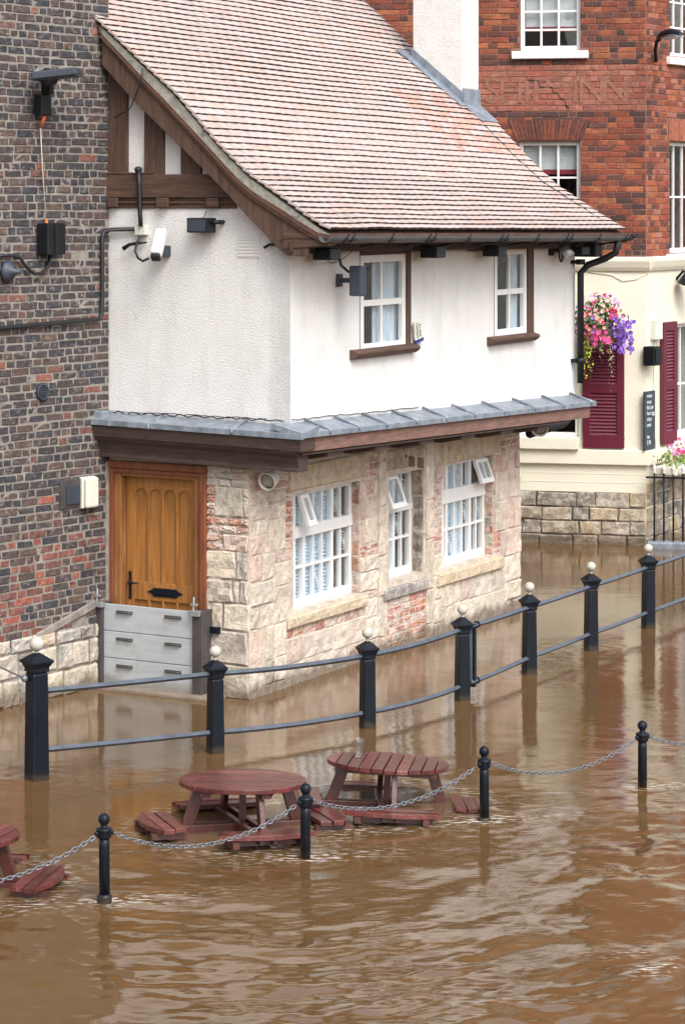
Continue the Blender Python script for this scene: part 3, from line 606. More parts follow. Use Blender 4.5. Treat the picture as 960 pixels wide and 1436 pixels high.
# ---- ground-floor windows
def gf_window(op, w, lights, rows, transom, open_light=None, hang=None, x0=411, ext=False):
    """lights: [(a,b,[pane divisions])] fractions of width; rows: fractions of height of the lower bar; transom: (lo, hi)"""
    u0, u1, v0, v1 = op; uh = u0; mat = M['white_paint']; u0 = ux(x0, w); W, Hh = u1 - u0, v1 - v0
    a_first = (uh - u0) / W + .002 if ext else 0
    lights = [(a_first if a == 0 else a, b, d) for a, b, d in lights]
    mb = MB(); f = .05
    mb.box(SLW, uh, u1, v0, v0 + .075 * Hh, w - .06, w); mb.box(SLW, uh, u1, v1 - .04 * Hh, v1, w - .06, w)
    mb.box(SLW, uh, u1, v0 + transom[0] * Hh, v0 + transom[1] * Hh, w - .06, w + .012)
    
    if not ext: mb.box(SLW, uh + .001, u0 - .001, v0 + .075 * Hh, v1 - .04 * Hh, w - .06, w - .003)
    for a in [l[0] for l in lights] + [1.0]:
        wd = .5 * f if a not in (a_first, 1) else f
        c0 = u0 + a * W - (wd if a > a_first else 0); c1 = u0 + a * W + (wd if a < 1 else 0)
        for (p, q) in ((v0 + .075 * Hh, v0 + transom[0] * Hh), (v0 + transom[1] * Hh, v1 - .04 * Hh)): mb.box(SLW, c0, c1, p, q, w - .06, w - .002)
    wd = mb.build('casement_window', mat, house, bev=.004)
    for k, (a, b, div) in enumerate(lights):
        la = u0 + a * W + (f if a == a_first else .5 * f); lb = u0 + b * W - (f if b == 1 else .5 * f)
        for tier, (p, q) in enumerate(((v0 + .075 * Hh, v0 + rows * Hh - .010), (v0 + rows * Hh + .010, v0 + transom[0] * Hh), (v0 + transom[1] * Hh, v1 - .04 * Hh))):
            if tier == 2 and k == open_light:
                continue
            if tier == 0: MB().box(SLW, la, lb, v0 + rows * Hh - .012, v0 + rows * Hh + .012, w - .05, w - .01).build('glazing_bar', mat, wd)
            cu = [la] + [la + d * (lb - la) for d in div] + [lb]
            for c in cu[1:-1]: MB().box(SLW, c - .012, c + .012, p, q, w - .05, w - .012).build('glazing_bar', mat, wd)
            for i, (c, d) in enumerate(zip(cu, cu[1:])):
                g = MB().box(SLW, c + .001, d - .001, p + .001, q - .001, w - .040, w - .036)
                pane = g.build('pane', M['glass'], wd)
                if (k, tier, i) in hang:
                    r = min(d - c, q - p) * .40; cc = SLW.p((c + d) / 2, (p + q) / 2, w - .035); e = MB()
                    for rr in (.95, .62, .34): 
                        e.tube([cc + SLW.u * r * rr * math.cos(t) + Z * r * rr * 1.5 * math.sin(t) for t in [2 * math.pi * j / 14 for j in range(15)]], .0045, 5, cap=False)
                    e.sphere(cc, r * .16, 8, 5); o = e.build('bullseye_ring', M['bullseye'], wd)
    if open_light is not None:
        a, b, div = lights[open_light]; la = u0 + a * W + (f if a == a_first else .5 * f) - .01; lb = u0 + b * W - (f if b == 1 else .5 * f) + .01
        top, bot = v1 - .04 * Hh, v0 + transom[1] * Hh - .0; L_ = top - bot + .02; th = math.radians(21)
        dn = (-Z * math.cos(th) + SLW.n * math.sin(th)); nn = (SLW.n * math.cos(th) + Z * math.sin(th)); o0 = SLW.p(la, top, w + .015); uu = SLW.u; Wd = lb - la
        def bx(m, x0, x1, y0, y1, z0, z1): m.prism([o0 + uu * x0 + dn * y0 + nn * z0, o0 + uu * x1 + dn * y0 + nn * z0, o0 + uu * x1 + dn * y1 + nn * z0, o0 + uu * x0 + dn * y1 + nn * z0], nn * (z1 - z0))
        m = MB(); ff = .038
        bx(m, 0, ff, 0, L_, 0, .04); bx(m, Wd - ff, Wd, 0, L_, 0, .04); bx(m, ff, Wd - ff, 0, ff, .001, .039); bx(m, ff, Wd - ff, L_ - ff * 1.5, L_, .001, .039)
        for d in div: x = ff + d * (Wd - 2 * ff); bx(m, x - .011, x + .011, ff, L_ - ff * 1.5, .006, .034)
        cs = m.build('open_casement', mat, house, bev=.003)
        xs = [ff] + [ff + d * (Wd - 2 * ff) for d in div] + [Wd - ff]
        for p, q in zip(xs, xs[1:]):
            m = MB(); bx(m, p + .001, q - .001, ff + .001, L_ - ff * 1.5 - .001, .018, .022); m.build('pane', M['glass'], cs)
    return wd
w1 = gf_window(LW1, -.09, [(0, .185, []), (.185, .66, [.34, .68]), (.66, 1, [.5])], .345, (.60, .70), 0, {(1, 2, 1), (2, 2, 0), (1, 0, 1), (2, 1, 1)}, 411)
drape(SLW, LW1[0] + .05, LW1[0] + .80 * (LW1[1] - LW1[0]), LW1[2] + .05, LW1[3] - .05, -.165, M['blind'], house, 'blind', folds=30, amp=.012, horiz=True)
w3 = gf_window(LW3, -.105, [(0, .115, []), (.115, .66, [.35, .69]), (.66, 1, [.5])], .345, (.60, .735), 2, {(1, 1, 2), (1, 0, 0), (2, 1, 1), (1, 2, 1)}, 619)
drape(SLW, LW3[0] + .03, LW3[0] + .72 * (LW3[1] - LW3[0]), LW3[2] + .05, LW3[3] - .05, -.19, M['blind'], house, 'blind', folds=8, amp=.02)
w2 = gf_window(LW2, -.14, [(0, .22, []), (.22, 1, [.5])], .36, (.61, .67), 0, {(1, 1, 0), (1, 2, 1)}, 545, True)
drape(SLW, LW2[0] + .03, LW2[0] + .6 * (LW2[1] - LW2[0]), LW2[2] + .05, LW2[3] - .4, -.225, M['blind'], house, 'blind', folds=4, amp=.02)

# ---- oak door in the gable side
mb = MB(); T = GAB.box if False else None
fr = GAB; DL, DR_, DT = 1.405, .60, 1.965         # leaf left, right (t), top
m = MB(); m.box(fr, DR_ - .005, DL + .005, -.6, DT, -.17, -.125); door = m.build('oak_door', M['door_wood'], house, bev=.003)
pw = (DL - DR_ - .17) / 4; x0 = DR_ + .085
def dslab(m, a, b, c, d): m.box(fr, a, b, c, d, -.125, -.100)
for a, b, c, d in ((DR_, x0, -.6, DT), (DL - .085, DL, -.6, DT), (x0, DL - .085, .80, .97), (x0, DL - .085, -.6, .0)):
    m = MB(); dslab(m, a, b, c, d); m.build('door_rail', M['door_wood'], door, bev=.004)
for k in range(1, 4):
    m = MB(); c = x0 + k * pw; dslab(m, c - .014, c + .014, .97, 1.78); dslab(m, c - .014, c + .014, .0, .80); m.build('door_muntin', M['door_wood'], door, bev=.004)
for k in range(4):   # arched heads
    a = x0 + k * pw; r = pw / 2 - .012; cx = a + pw / 2; zc = 1.78
    pts = [(a, DT), (a, zc)] + [(cx - r * math.cos(t), zc + r * 1.05 * math.sin(t)) for t in [math.pi * j / 10 for j in range(11)]] + [(a + pw, zc), (a + pw, DT)]
    half = len(pts) // 2
    m = MB()
    for q0, q1 in zip(pts[1:-1], pts[2:-1]): m.poly(fr, [(q0[0], q0[1]), (q1[0], q1[1]), (q1[0] + 1e-5, DT), (q0[0] - 1e-5, DT)] if q1[0] - q0[0] > 1e-4 else [(q0[0], q0[1]), (q0[0] + 1e-4, q0[1]), (q0[0] + 1e-4, DT), (q0[0], DT)], -.125, -.101)
    m.build('arched_panel_head', M['door_wood'], door)
m = MB(); m.box(fr, DL - .055, DL - .025, .80, 1.06, -.100, -.092); hp = m.build('handle', M['iron'], door, bev=.006)
m = MB(); m.tube([fr.p(DL - .04, .96, -.092), fr.p(DL - .04, .96, -.06), fr.p(DL - .09, .955, -.05), fr.p(DL - .15, .965, -.05)], .009, 7); m.sphere(fr.p(DL - .04, .96, -.09), .022, 8, 5); m.sphere(fr.p(DL - .04, 1.05, -.095), .018, 8, 5); m.sphere(fr.p(DL - .04, .82, -.095), .018, 8, 5); m.build('lever', M['iron'], hp)
m = MB(); cu = (DL + DR_) / 2 - .03; m.box(fr, cu - .13, cu + .13, .845, .925, -.100, -.088)
for s in (-1, 1): m.poly(fr, [(cu + s * .13, .915), (cu + s * .16, .90), (cu + s * .20, .885), (cu + s * .16, .87), (cu + s * .13, .855)], -.099, -.090)
m.box(fr, cu - .10, cu + .10, .865, .905, -.088, -.082); m.build('letterbox', M['iron'], door, bev=.004)
for (a, b, c, d, w0, w1, mt) in ((DL + .006, 1.50, -.6, 2.05, -.14, -.005, 'frame_wood'), (.52, DR_ - .006, -.6, 2.05, -.14, -.005, 'frame_wood'), (DR_ - .006, DL + .006, DT + .003, 2.05, -.139, -.006, 'frame_wood'),
                                  (1.475, 1.526, -.6, 2.045, -.004, .035, 'architrave'), (.44, .51, -.6, 2.045, -.004, .045, 'architrave'), (.44, 1.526, 2.046, 2.115, -.004, .046, 'architrave'), (.50, .535, -.6, 2.02, -.0045, .022, 'architrave'), (.50, 1.50, 2.0, 2.044, -.0045, .024, 'architrave')):
    m = MB(); m.box(fr, a, b, c, d, w0, w1); m.build('door_frame', M[mt], house, bev=.008)

# ---- first floor: rendered walls
W1 = (SUP.U(504), SUP.U(574), SUP.V(570, 490), SUP.V(503, 351)); W2 = (SUP.U(692), SUP.U(746), SUP.V(735, 471), SUP.V(693, 346))
mb = MB(); UL = 6.36; wall_with_holes(mb, SUP, 0.0, UL, 2.30, 4.30, [W1, W2], .22); mb.build('rendered_wall', M['roughcast'], house)
VERGE = [(.964, 4.29), (.731, 4.415), (.458, 4.587), (.106, 4.806), (-.251, 5.12), (-.676, 5.551), (-1.029, 5.836), (-1.525, 6.236)]
sl_ = (6.236 - 5.12) / (-1.525 + .251)
PROF = VERGE + [(-3.6, 6.236 + (-3.6 + 1.525) * sl_)]
SKEW = .0125
def prof_z(h):
    for (a, za), (b, zb) in zip(PROF, PROF[1:]):
        if b <= h <= a: return za + (zb - za) * (h - a) / (b - a)
    return PROF[0][1] if h > PROF[0][0] else PROF[-1][1]
def roofline(t): return prof_z(-t)
ts = [-.44 + .01, -.2, 0, .25, .5, .8, 1.1, 1.55]
mb = MB(); pts = [(-.44, 2.30), (-.44, 4.2)] + [(t, roofline(t) - .16) for t in ts] + [(1.56, roofline(1.55) - .16), (1.56, 2.30)]
mb.poly(GAB, [(-.437, 2.30)] + [(-.437, 4.30)] + [(t, roofline(t) - .17) for t in ts[1:]] + [(1.56, 2.30)], -.22, .0); mb.build('rendered_wall', M['roughcast'], house)
# sash windows upstairs with brown surrounds and sills
def up_window(op, right_w, top_w):
    u0, u1, v0, v1 = op
    mb = MB(); mb.box(SUP, u1 - right_w, u1, v0, v1, -.10, .020); mb.box(SUP, u0, u1 - right_w, v1 - top_w, v1, -.10, .018); mb.box(SUP, u0, u0 + .012, v0, v1 - top_w, -.10, .004)
    mb.build('window_surround', M['timber'], house, bev=.006)
    s = sash(SUP, u0 + .013, u1 - right_w - .002, v0 + .01, v1 - top_w - .002, .002, house, [.47], [.5], fw=.07, bar=.034, meet=0)
    return s
up_window(W1, .085, .05); up_window(W2, .15, .02)
for (a, b, y, mat) in ((498, 586, 497, 'timber_h'), (690, 754, 479, 'timber_h')):
    ua, ub = SUP.U(a, .09), SUP.U(b, .09); vv = SUP.V((a + b) / 2, y, .09)
    prof = [(-.03, .070), (.02, .070), (.085, .050), (.095, .030), (.08, .005), (.04, -.020), (-.03, -.022)]
    MB().prism([SUP.p(ua + .05, vv + q, p) for p, q in prof], SUP.u * (ub - ua)).build('window_sill', M[mat], house, bev=.006)
drape(SUP, W1[0] + .40 * (W1[1] - W1[0]), W1[1] - .10, W1[2] + .05, W1[3] - .05, -.10, M['curtain'], house, folds=5, amp=.03)
drape(SUP, W2[0] + .52 * (W2[1] - W2[0]), W2[1] - .16, W2[2] + .05, W2[3] - .05, -.10, M['curtain'], house, folds=3, amp=.02)

# ---- gable timbers
TW = .035
def post(x0, x1, ybot, name='gable_post'):
    t0, t1 = GAB.U(x1, TW), GAB.U(x0, TW); vb = GAB.V((x0 + x1) / 2, ybot, TW)
    MB().poly(GAB, [(t0, vb), (t1, vb), (t1, roofline(t1) - .25), (t0, roofline(t0) - .25)], -.02, TW).build(name, M['timber'], house, bev=.006)
post(151, 178, 243); post(202, 229, 246); post(253, 281, 247)
t0, t1 = GAB.U(330, TW), 1.545
def gbeam(ya, yb, w1, name, mat='timber_h', ta=None, tb_=None):
    va, vb = GAB.V(200, ya, w1), GAB.V(200, yb, w1); MB().box(GAB, t0 if ta is None else ta, t1 if tb_ is None else tb_, vb, va, -.02, w1).build(name, M[mat], house, bev=.006)
gbeam(244.5, 277, .05, 'gable_beam'); gbeam(277.5, 282, .02, 'gable_moulding'); gbeam(282.5, 285.5, .035, 'gable_moulding'); gbeam(286, 292, .018, 'gable_moulding')
for x0, x1 in ((150.5, 165), (219, 236), (289, 306)):
    a, b = GAB.U(x1, .07), min(1.545, GAB.U(x0, .07)); MB().box(GAB, a, b, GAB.V(200, 291, .07), GAB.V(200, 277.5, .07), .0515, .075).build('beam_peg', M['timber_h'], house, bev=.008)
gbeam(241.5, 244, .055, 'gable_moulding', 'timber_h', GAB.U(215, .05), 1.545)
# bargeboard: straight lower edge, curved upper edge, mouldings, mortar and tile ends
BW = .17
low = lambda t: np.interp(-t, *zip(*sorted((-GAB.uv(x, y, BW)[0], GAB.uv(x, y, BW)[1]) for x, y in ((143, 91), (178, 131), (240, 193), (300, 254), (350, 308), (399, 358)))))
tt = [GAB.U(x, BW) for x in (143, 178, 215, 250, 285, 320, 350, 375, 399)]
tip = [GAB.uv(x, y, BW) for x, y in ((399, 358.5), (431, 359.5), (433, 342))]
upper = [GAB.uv(x, y, BW) for x, y in ((433, 330), (412, 316), (394, 304), (370, 289), (347, 274), (325, 252), (300, 224), (262, 182), (230, 148), (199, 117), (170, 84), (143, 52))]
m = MB()
lowpts = [GAB.uv(x, y, BW) for x, y in ((143, 91), (178, 131), (215, 169), (250, 203), (285, 238), (320, 274), (350, 307), (375, 333), (399, 358.5))]
def strip(m, fr, top, bot, w0, w1):    # band between two polylines resampled along t
    T0 = sorted(top); B0 = sorted(bot); n = 22
    ta = np.linspace(max(T0[0][0], B0[0][0]), min(T0[-1][0], B0[-1][0]), n)
    f = lambda P, t: float(np.interp(t, [p[0] for p in P], [p[1] for p in P]))
    vs = []; fs = []
    for t in ta: vs += [fr.p(t, f(B0, t), w0), fr.p(t, f(T0, t), w0), fr.p(t, f(B0, t), w1), fr.p(t, f(T0, t), w1)]
    for i in range(n - 1):
        a = 4 * i; b = a + 4; fs += [[a + 2, a + 3, b + 3, b + 2], [a, b, b + 1, a + 1], [a + 1, b + 1, b + 3, a + 3], [a, a + 2, b + 2, b]]
    fs += [[0, 1, 3, 2], [4 * n - 4, 4 * n - 2, 4 * n - 1, 4 * n - 3]]
    m.add(vs, fs)
strip(m, GAB, upper, lowpts + tip[1:2], BW - .05, BW); m.build('bargeboard', M['timber_barge'] if 'timber_barge' in M else M['timber'], house, bev=.005)
def offs(P, d): return [(a, b + d) for a, b in P]
up2 = [GAB.uv(x, y, BW + .02) for x, y in ((462, 329), (447, 327), (435, 320), (412, 306), (394, 293), (370, 279), (347, 263), (325, 242), (300, 214), (262, 173), (230, 139), (199, 107), (170, 76), (140, 45))]
m = MB(); strip(m, GAB, up2, offs(upper[:], -.004) + [GAB.uv(462, 345, BW)], BW - .05, BW + .022); m.build('verge_moulding', M['verge_wood'], house, bev=.003)
m = MB(); strip(m, GAB, offs(up2, -.028), offs(up2, -.044), BW - .05, BW + .032); m.build('verge_moulding', M['timber_h'], house)
up3 = [GAB.uv(x, y, .20) for x, y in ((464, 327), (457, 324), (435, 314), (394, 288), (347, 258), (300, 206), (245, 147), (200, 100), (138, 40))]
tile_e = [GAB.uv(x, y, .20) for x, y in ((464, 326), (431, 304), (394, 277), (347, 243), (300, 195), (245, 130), (200, 88), (137, 29))]
m = MB(); strip(m, GAB, offs(tile_e, -.035), offs(up2, .002), .10, .192); m.build('verge_mortar', M['verge'], house)
# eaves end piece and wall plate under the gutter
ue = lambda x, w: SUP.U(x, w)
m = MB(); va = SUP.V(500, 335, .10); vb = SUP.V(500, 350, .10)
m.prism([SUP.p(-.20, vb, .10), SUP.p(UL + .25, vb - .085, .10), SUP.p(UL + .25, va - .085, .10), SUP.p(-.20, va, .10)], SUP.n * .03); m.build('eaves_board', M['cornice'], house, bev=.005)
m = MB(); m.prism([SUP.p(-.18, va + .01, .0), SUP.p(UL + .22, va - .075, .0), SUP.p(UL + .22, va - .075, .50), SUP.p(-.18, va + .01, .50)], Z * .02); m.build('soffit', M['timber_h'], house)
m = MB(); m.prism([GAB.p(-.46, 4.12, .18), GAB.p(-.93, 4.16, .18), GAB.p(-.93, 4.255, .18), GAB.p(-.46, 4.27, .18)], -GAB.n * .16); m.build('eaves_end_block', M['timber_h'], house, bev=.006)

# ---- roof of small tiles
SV0, SV1 = -.215, 6.56
arc = [0.0]
for (a, za), (b, zb) in zip(PROF, PROF[1:]): arc.append(arc[-1] + math.hypot(b - a, zb - za))
def at_arc(q):
    i = max(0, min(len(arc) - 2, np.searchsorted(arc, q) - 1)); f = (q - arc[i]) / (arc[i + 1] - arc[i])
    return PROF[i][0] + (PROF[i + 1][0] - PROF[i][0]) * f, PROF[i][1] + (PROF[i + 1][1] - PROF[i][1]) * f
def tan_arc(q):
    a = at_arc(max(0, q - .06)); b = at_arc(q + .06); d = Vector((b[0] - a[0], 0, b[1] - a[1])).normalized(); return d
roof = MB()
deck = []
for i, (h, z) in enumerate(PROF): deck += [ro(h, SV0 + .03, z - .035), ro(h, SV1 - .03, z - .035 - SKEW * 6.5), ro(h, SV0 + .03, z - .11), ro(h, SV1 - .03, z - .11 - SKEW * 6.5)]
n_ = len(PROF); fs = []
for i in range(n_ - 1):
    a = 4 * i; b = a + 4; fs += [[a, a + 1, b + 1, b], [a + 2, b + 2, b + 3, a + 3], [a, b, b + 2, a + 2], [a + 1, a + 3, b + 3, b + 1]]
fs += [[0, 2, 3, 1]]
roof.add(deck, fs)
zr = PROF[-1][1]; roof.prism([ro(-3.6, SV0, zr - .05), ro(-3.6, SV1, zr - .13), ro(-8.3, SV1, 4.2), ro(-8.3, SV0, 4.2)], Z * .06)
roofo = roof.build('roof', M['timber_h'], house, fix=True)
GA, TWD, TLEN, TTH = .0935, .168, .124, .019
TP = [(.46, .362, .33), (.475, .355, .318), (.45, .372, .342), (.435, .365, .345), (.485, .34, .298), (.425, .36, .34), (.465, .377, .348), (.44, .37, .35)]
CH = (-1.50, -.857, 6.13, 6.56)   # chimney footprint h0,h1,s0,s1
tiles = []; nrow = int(arc[-1] / GA)
for k in range(nrow):
    q = k * GA; s = SV0 + (TWD / 2 if k % 2 else 0); ph = R(0, 10)
    if k % 2: tiles.append((q, SV0 + TWD / 4, TWD / 2))
    while s < SV1 - .02:
        wd = min(TWD, SV1 - s); tiles.append((q, s + wd / 2, wd)); s += TWD
items = []
tm = {}
def tile_mesh(kk, wd):
    key = (kk, round(wd, 3))
    if key not in tm:
        rr = random.Random(kk * 7 + int(wd * 1000)); w2 = wd / 2 - .0015; c = .0015 + rr.uniform(0, .003)
        # x ridge-wise, y up the slope, z off the roof; camber across, bottom edge at y=0
        vs = []
        for x in (-w2, 0, w2):
            zc = .003 if x == 0 else 0
            vs += [(x, 0 + rr.uniform(-.002, .002), TTH + zc), (x, TLEN, TTH + zc - .001), (x, .001, zc - .001), (x, TLEN, zc)]
        fs = [[0, 4, 5, 1], [4, 8, 9, 5], [2, 3, 7, 6], [6, 7, 11, 10], [0, 2, 6, 4], [4, 6, 10, 8], [0, 1, 3, 2], [8, 10, 11, 9]]
        tm[key] = (vs, fs)
    return tm[key]
tmo = {}
for (q, s, wd) in tiles:
    h, z = at_arc(q + TLEN / 2 * 0); T_ = tan_arc(q + .05); d3 = (ns * T_.x + Z * T_.z).normalized(); nrm = us.cross(d3).normalized()
    if nrm.z < 0: nrm = -nrm
    if CH[0] + .05 < h < CH[1] - .10 and CH[2] + .06 < s: continue
    wob = .010 * nz(s * .55, q * .9, 3) + .006 * nz(s * 2.1, q * 2.7, 9)
    P = ro(h, s, z - SKEW * s) + nrm * (wob + .002)
    tip_ = .165 + R(-.006, .009)
    d4 = (d3 * math.cos(tip_) - nrm * math.sin(tip_)).normalized(); n4 = (nrm * math.cos(tip_) + d3 * math.sin(tip_)).normalized()
    x4 = (us - Z * SKEW).normalized(); x4 = (x4 + d4 * R(-.012, .012)).normalized(); y4 = n4.cross(x4).normalized(); n4 = x4.cross(y4)
    if y4.dot(d3) < 0: y4 = -y4; x4 = -x4
    mt = Matrix((x4, y4, n4)).transposed().to_4x4(); mt.translation = P + nrm * .012
    kk = random.randrange(4)
    col = jit(random.choice(TP), .06)
    # patch of newer pinker tiles below the chimney, greyer ones to the left
    if s > 4.6 and -1.0 < h < -.2 and R(0, 1) < .55: col = jit((.49, .285, .235), .07)
    items.append(dict(mt=mt, kk=kk, wd=wd, col=col, c=P, n=nrm, a=wd * GA, vis=True))
big, rest = split_parts(items, 300)
for it in big:
    key = (it['kk'], round(it['wd'], 3))
    if key not in tmo:
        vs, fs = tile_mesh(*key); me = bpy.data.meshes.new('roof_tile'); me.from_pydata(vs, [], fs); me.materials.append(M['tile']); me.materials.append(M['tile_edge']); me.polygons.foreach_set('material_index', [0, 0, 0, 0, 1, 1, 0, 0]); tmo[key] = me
    inst('roof_tile', tmo[key], it['mt'], roofo, it['col'])
m = MB()
for it in rest:
    vs, fs = tile_mesh(it['kk'], round(it['wd'], 3)); P = [it['mt'] @ Vector(v) for v in vs]
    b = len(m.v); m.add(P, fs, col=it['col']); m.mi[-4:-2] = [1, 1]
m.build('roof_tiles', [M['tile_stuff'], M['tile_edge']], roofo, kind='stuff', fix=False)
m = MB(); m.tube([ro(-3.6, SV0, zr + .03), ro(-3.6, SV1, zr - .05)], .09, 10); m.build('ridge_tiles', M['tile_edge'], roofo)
# pale wires lying across the tiles and the dark cable near the far verge
def on_roof(h, s, up=.03): 
    return ro(h, s, prof_z(h) - SKEW * s + up)
for (a, b, mat, r, nm) in (((-1.5, .02), (.55, .30), 'wire_pale', .0028, 'roof_wire'), ((-1.6, .10), (.80, .42), 'wire_pale', .0022, 'roof_wire'), ((-.75, 6.12), (.80, 6.30), 'cable', .007, 'roof_cable')):
    m = MB(); m.tube([on_roof(a[0] + (b[0] - a[0]) * i / 24, a[1] + (b[1] - a[1]) * i / 24 + .012 * math.sin(i * 1.3), .034) for i in range(25)], r, 5); m.build(nm, M[mat], house)
m = MB(); pz = [GAB.uv(x, y, .24) for x, y in ((200, 96), (198, 112), (190, 135), (172, 152), (150, 165))]; m.tube([GAB.p(a, b, .24 if i < 3 else .12) for i, (a, b) in enumerate(pz)], .006, 5); m.build('hanging_cable', M['cable'], house)
# chimney and its lead
m = MB(); cb = [ro(CH[0], CH[2], 5.0), ro(CH[1], CH[2], 5.0), ro(CH[1], CH[3], 5.0), ro(CH[0], CH[3], 5.0)]
m.prism(cb, Z * 4.4); chim = m.build('chimney', M['smooth_render'], roofo, bev=.015)
m = MB()
zf = lambda h, s, up: ro(h, s, prof_z(h) - SKEW * s + up)
a, b = CH[0] - .02, CH[1] + .02
m.prism([zf(a, CH[2] - .006, .02), zf(b, CH[2] - .006, .02), zf(b, CH[2] - .006, .17), zf(a, CH[2] - .006, .17)], us * .004)
m.prism([zf(a - .02, CH[2] - .14, .045), zf(b + .03, CH[2] - .14, .045), zf(b + .03, CH[2] - .004, .06), zf(a - .02, CH[2] - .004, .06)], Z * .006)
m.prism([zf(b, CH[2] - .01, .04), zf(b, CH[3] + .004, .04), zf(CH[1] + .006, CH[3] + .004, .22), zf(CH[1] + .006, CH[2] - .01, .22)], ns * .006)
m.prism([zf(b, CH[2] - .05, .045), zf(b, CH[3] + .004, .045), zf(b + .22, CH[3] + .02, .045), zf(b + .22, CH[2] + .02, .045)], Z * .006)
m.prism([zf(a - .10, CH[2] - .20, .05), zf(a, CH[2] - .2, .05), zf(a, CH[3], .05), zf(a - .10, CH[3], .05)], Z * .006)
m.build('chimney_flashing', M['lead'], roofo, bev=0)

# ---- gutter, iron brackets, downpipe
GW = .44
gv = SUP.V(500, 331, .50)
g0, g1 = -.27, UL + .36
def gz(u): return gv + .005 - (u * .0137)
m = MB(); vs = []; fs = []
ang = [math.pi + math.pi * j / 10 for j in range(11)]
sec = [(math.cos(a) * .06, math.sin(a) * .06) for a in ang] + [(math.cos(a) * .054, math.sin(a) * .054) for a in ang[::-1]]
for u in (g0, g1): vs += [SUP.p(u, gz(u) + b, GW + .06 + a) for a, b in sec]
k = len(sec)
for i in range(k): fs.append([i, (i + 1) % k, (i + 1) % k + k, i + k])
half = len(ang)
fs += [list(range(k))[::-1], [i + k for i in range(k)]]
m.add(vs, fs, sm=False); m.build('gutter', M['gutter'], house)
for i in range(9):
    u = .0 + i * (UL + .1) / 8 + (.06 if i % 2 else 0); m = MB()
    for du in ((0, .12) if i % 2 == 0 else (0,)):
        zz = gz(u)
        m.tube([SUP.p(u + du, zz - .10, GW - .20), SUP.p(u + du, zz - .07, GW - .02), SUP.p(u + du + .01, zz - .07, GW + .07), SUP.p(u + du + .03, zz - .02, GW + .128), SUP.p(u + du + .05, zz + .02, GW + .135)], .009, 6)
        m.tube([SUP.p(u + du + .012, zz - .05, GW + .10), SUP.p(u + du + .055, zz - .035, GW + .14)], .007, 5)
    m.build('gutter_bracket', M['iron'], house)
for i in range(3):
    m = MB(); u = g1 - .10 + .06 * i; m.tube([SUP.p(u, gz(u) - .06, GW + .06), SUP.p(u + .02, gz(u) - .01, GW + .13), SUP.p(u + .05, gz(u) + .02, GW + .15)], .008, 6); m.build('gutter_spike', M['iron'], house)
ud = UL - .05
m = MB(); pts = [SUP.p(UL + .06, gz(UL) - .04, GW + .06), SUP.p(UL + .06, gz(UL) - .19, GW + .03), SUP.p(UL + .05, gz(UL) - .26, GW - .10), SUP.p(ud + .05, gz(UL) - .33, .16), SUP.p(ud, gz(UL) - .42, .09), SUP.p(ud, 2.50, .09)]
m.tube(pts, .038, 10)
for v in (3.86, 2.75): m.lathe([(.052, -.03), (.052, .03)], SUP.p(ud, v, .09), 10); m.box(SUP, ud - .07, ud + .02, v - .02, v + .02, 0, .06)
m.build('downpipe', M['black'], house)
m = MB(); m.box(SUP, UL - .02, UL + .18, gz(UL) - .24, gz(UL) - .07, -.2, GW - .18); m.build('eaves_box', M['black'], house, bev=.01)

# ---- lead-covered skirt roof and cornice between the floors
SKW = -.029
def side_prof(prof, u0, u1, name, mat, bev=.004, fr=SUP, sk=SKW):
    return MB().prism([fr.p(u0, v + sk * u0, w) for w, v in prof], fr.u * (u1 - u0) + Z * sk * (u1 - u0)).build(name, mat, house, bev=bev)
OV = .27; ue1 = SUP.U(836, OV)
side_prof([(-.05, 2.560), (OV, 2.482), (OV, 2.430), (OV - .03, 2.43), (-.05, 2.50)], -OV + .004, ue1, 'lead_skirt', M['lead'])
side_prof([(.02, 2.428), (OV - .035, 2.428), (OV - .045, 2.300), (.02, 2.300)], -OV + .05, ue1 - .10, 'fascia', M['timber_worn'])
side_prof([(-.42, 2.31), (OV - .06, 2.29), (OV - .06, 2.27), (-.42, 2.255)], -.15, 5.72, 'jetty_soffit', M['cornice'])
side_prof([(-.41, 2.253), (-.24, 2.252), (-.26, 2.185), (-.41, 2.175)], .10, 5.75, 'jetty_beam', M['cornice'])
for k in range(6):
    u = .35 + k * .92; m = MB(); zz = 2.27 + SKW * u; m.prism([SUP.p(u, zz - .002, -.23), SUP.p(u, zz - .002, OV - .08), SUP.p(u, zz - .04, OV - .08), SUP.p(u, zz - .085, -.05), SUP.p(u, zz - .085, -.23)], SUP.u * .30); m.build('jetty_bracket', M['cornice'], house, bev=.01)
def gab_prof(prof, t0, t1, name, mat, bev=.004):
    return MB().prism([GAB.p(t0, v, w) for w, v in prof], GAB.u * (t1 - t0) + Z * (.04 if t1 > t0 else 0)).build(name, mat, house, bev=bev)
tl = -(JET + OV) + .001
gab_prof([(-.05, 2.532), (OV, 2.478), (OV, 2.425), (OV - .03, 2.425), (-.05, 2.49)], tl, 1.60, 'lead_skirt', M['lead'])
gab_prof([(-.02, 2.423), (OV - .02, 2.423), (OV - .035, 2.315), (-.02, 2.315)], tl + .025, TB + .05, 'fascia', M['cornice'])
m = MB(); m.box(GAB, TB - .06, TB + .10, 2.50, 2.585, .02, .22); m.build('lead_upstand', M['lead'], house, bev=.006)
cove = [(-.02, 2.313), (OV - .05, 2.313), (OV - .06, 2.29), (OV - .10, 2.25), (OV - .125, 2.19), (OV - .13, 2.155), (OV - .11, 2.15), (OV - .11, 2.12), (-.02, 2.12)]
gab_prof(cove, tl + .10, TB + .03, 'cornice', M['cornice'])
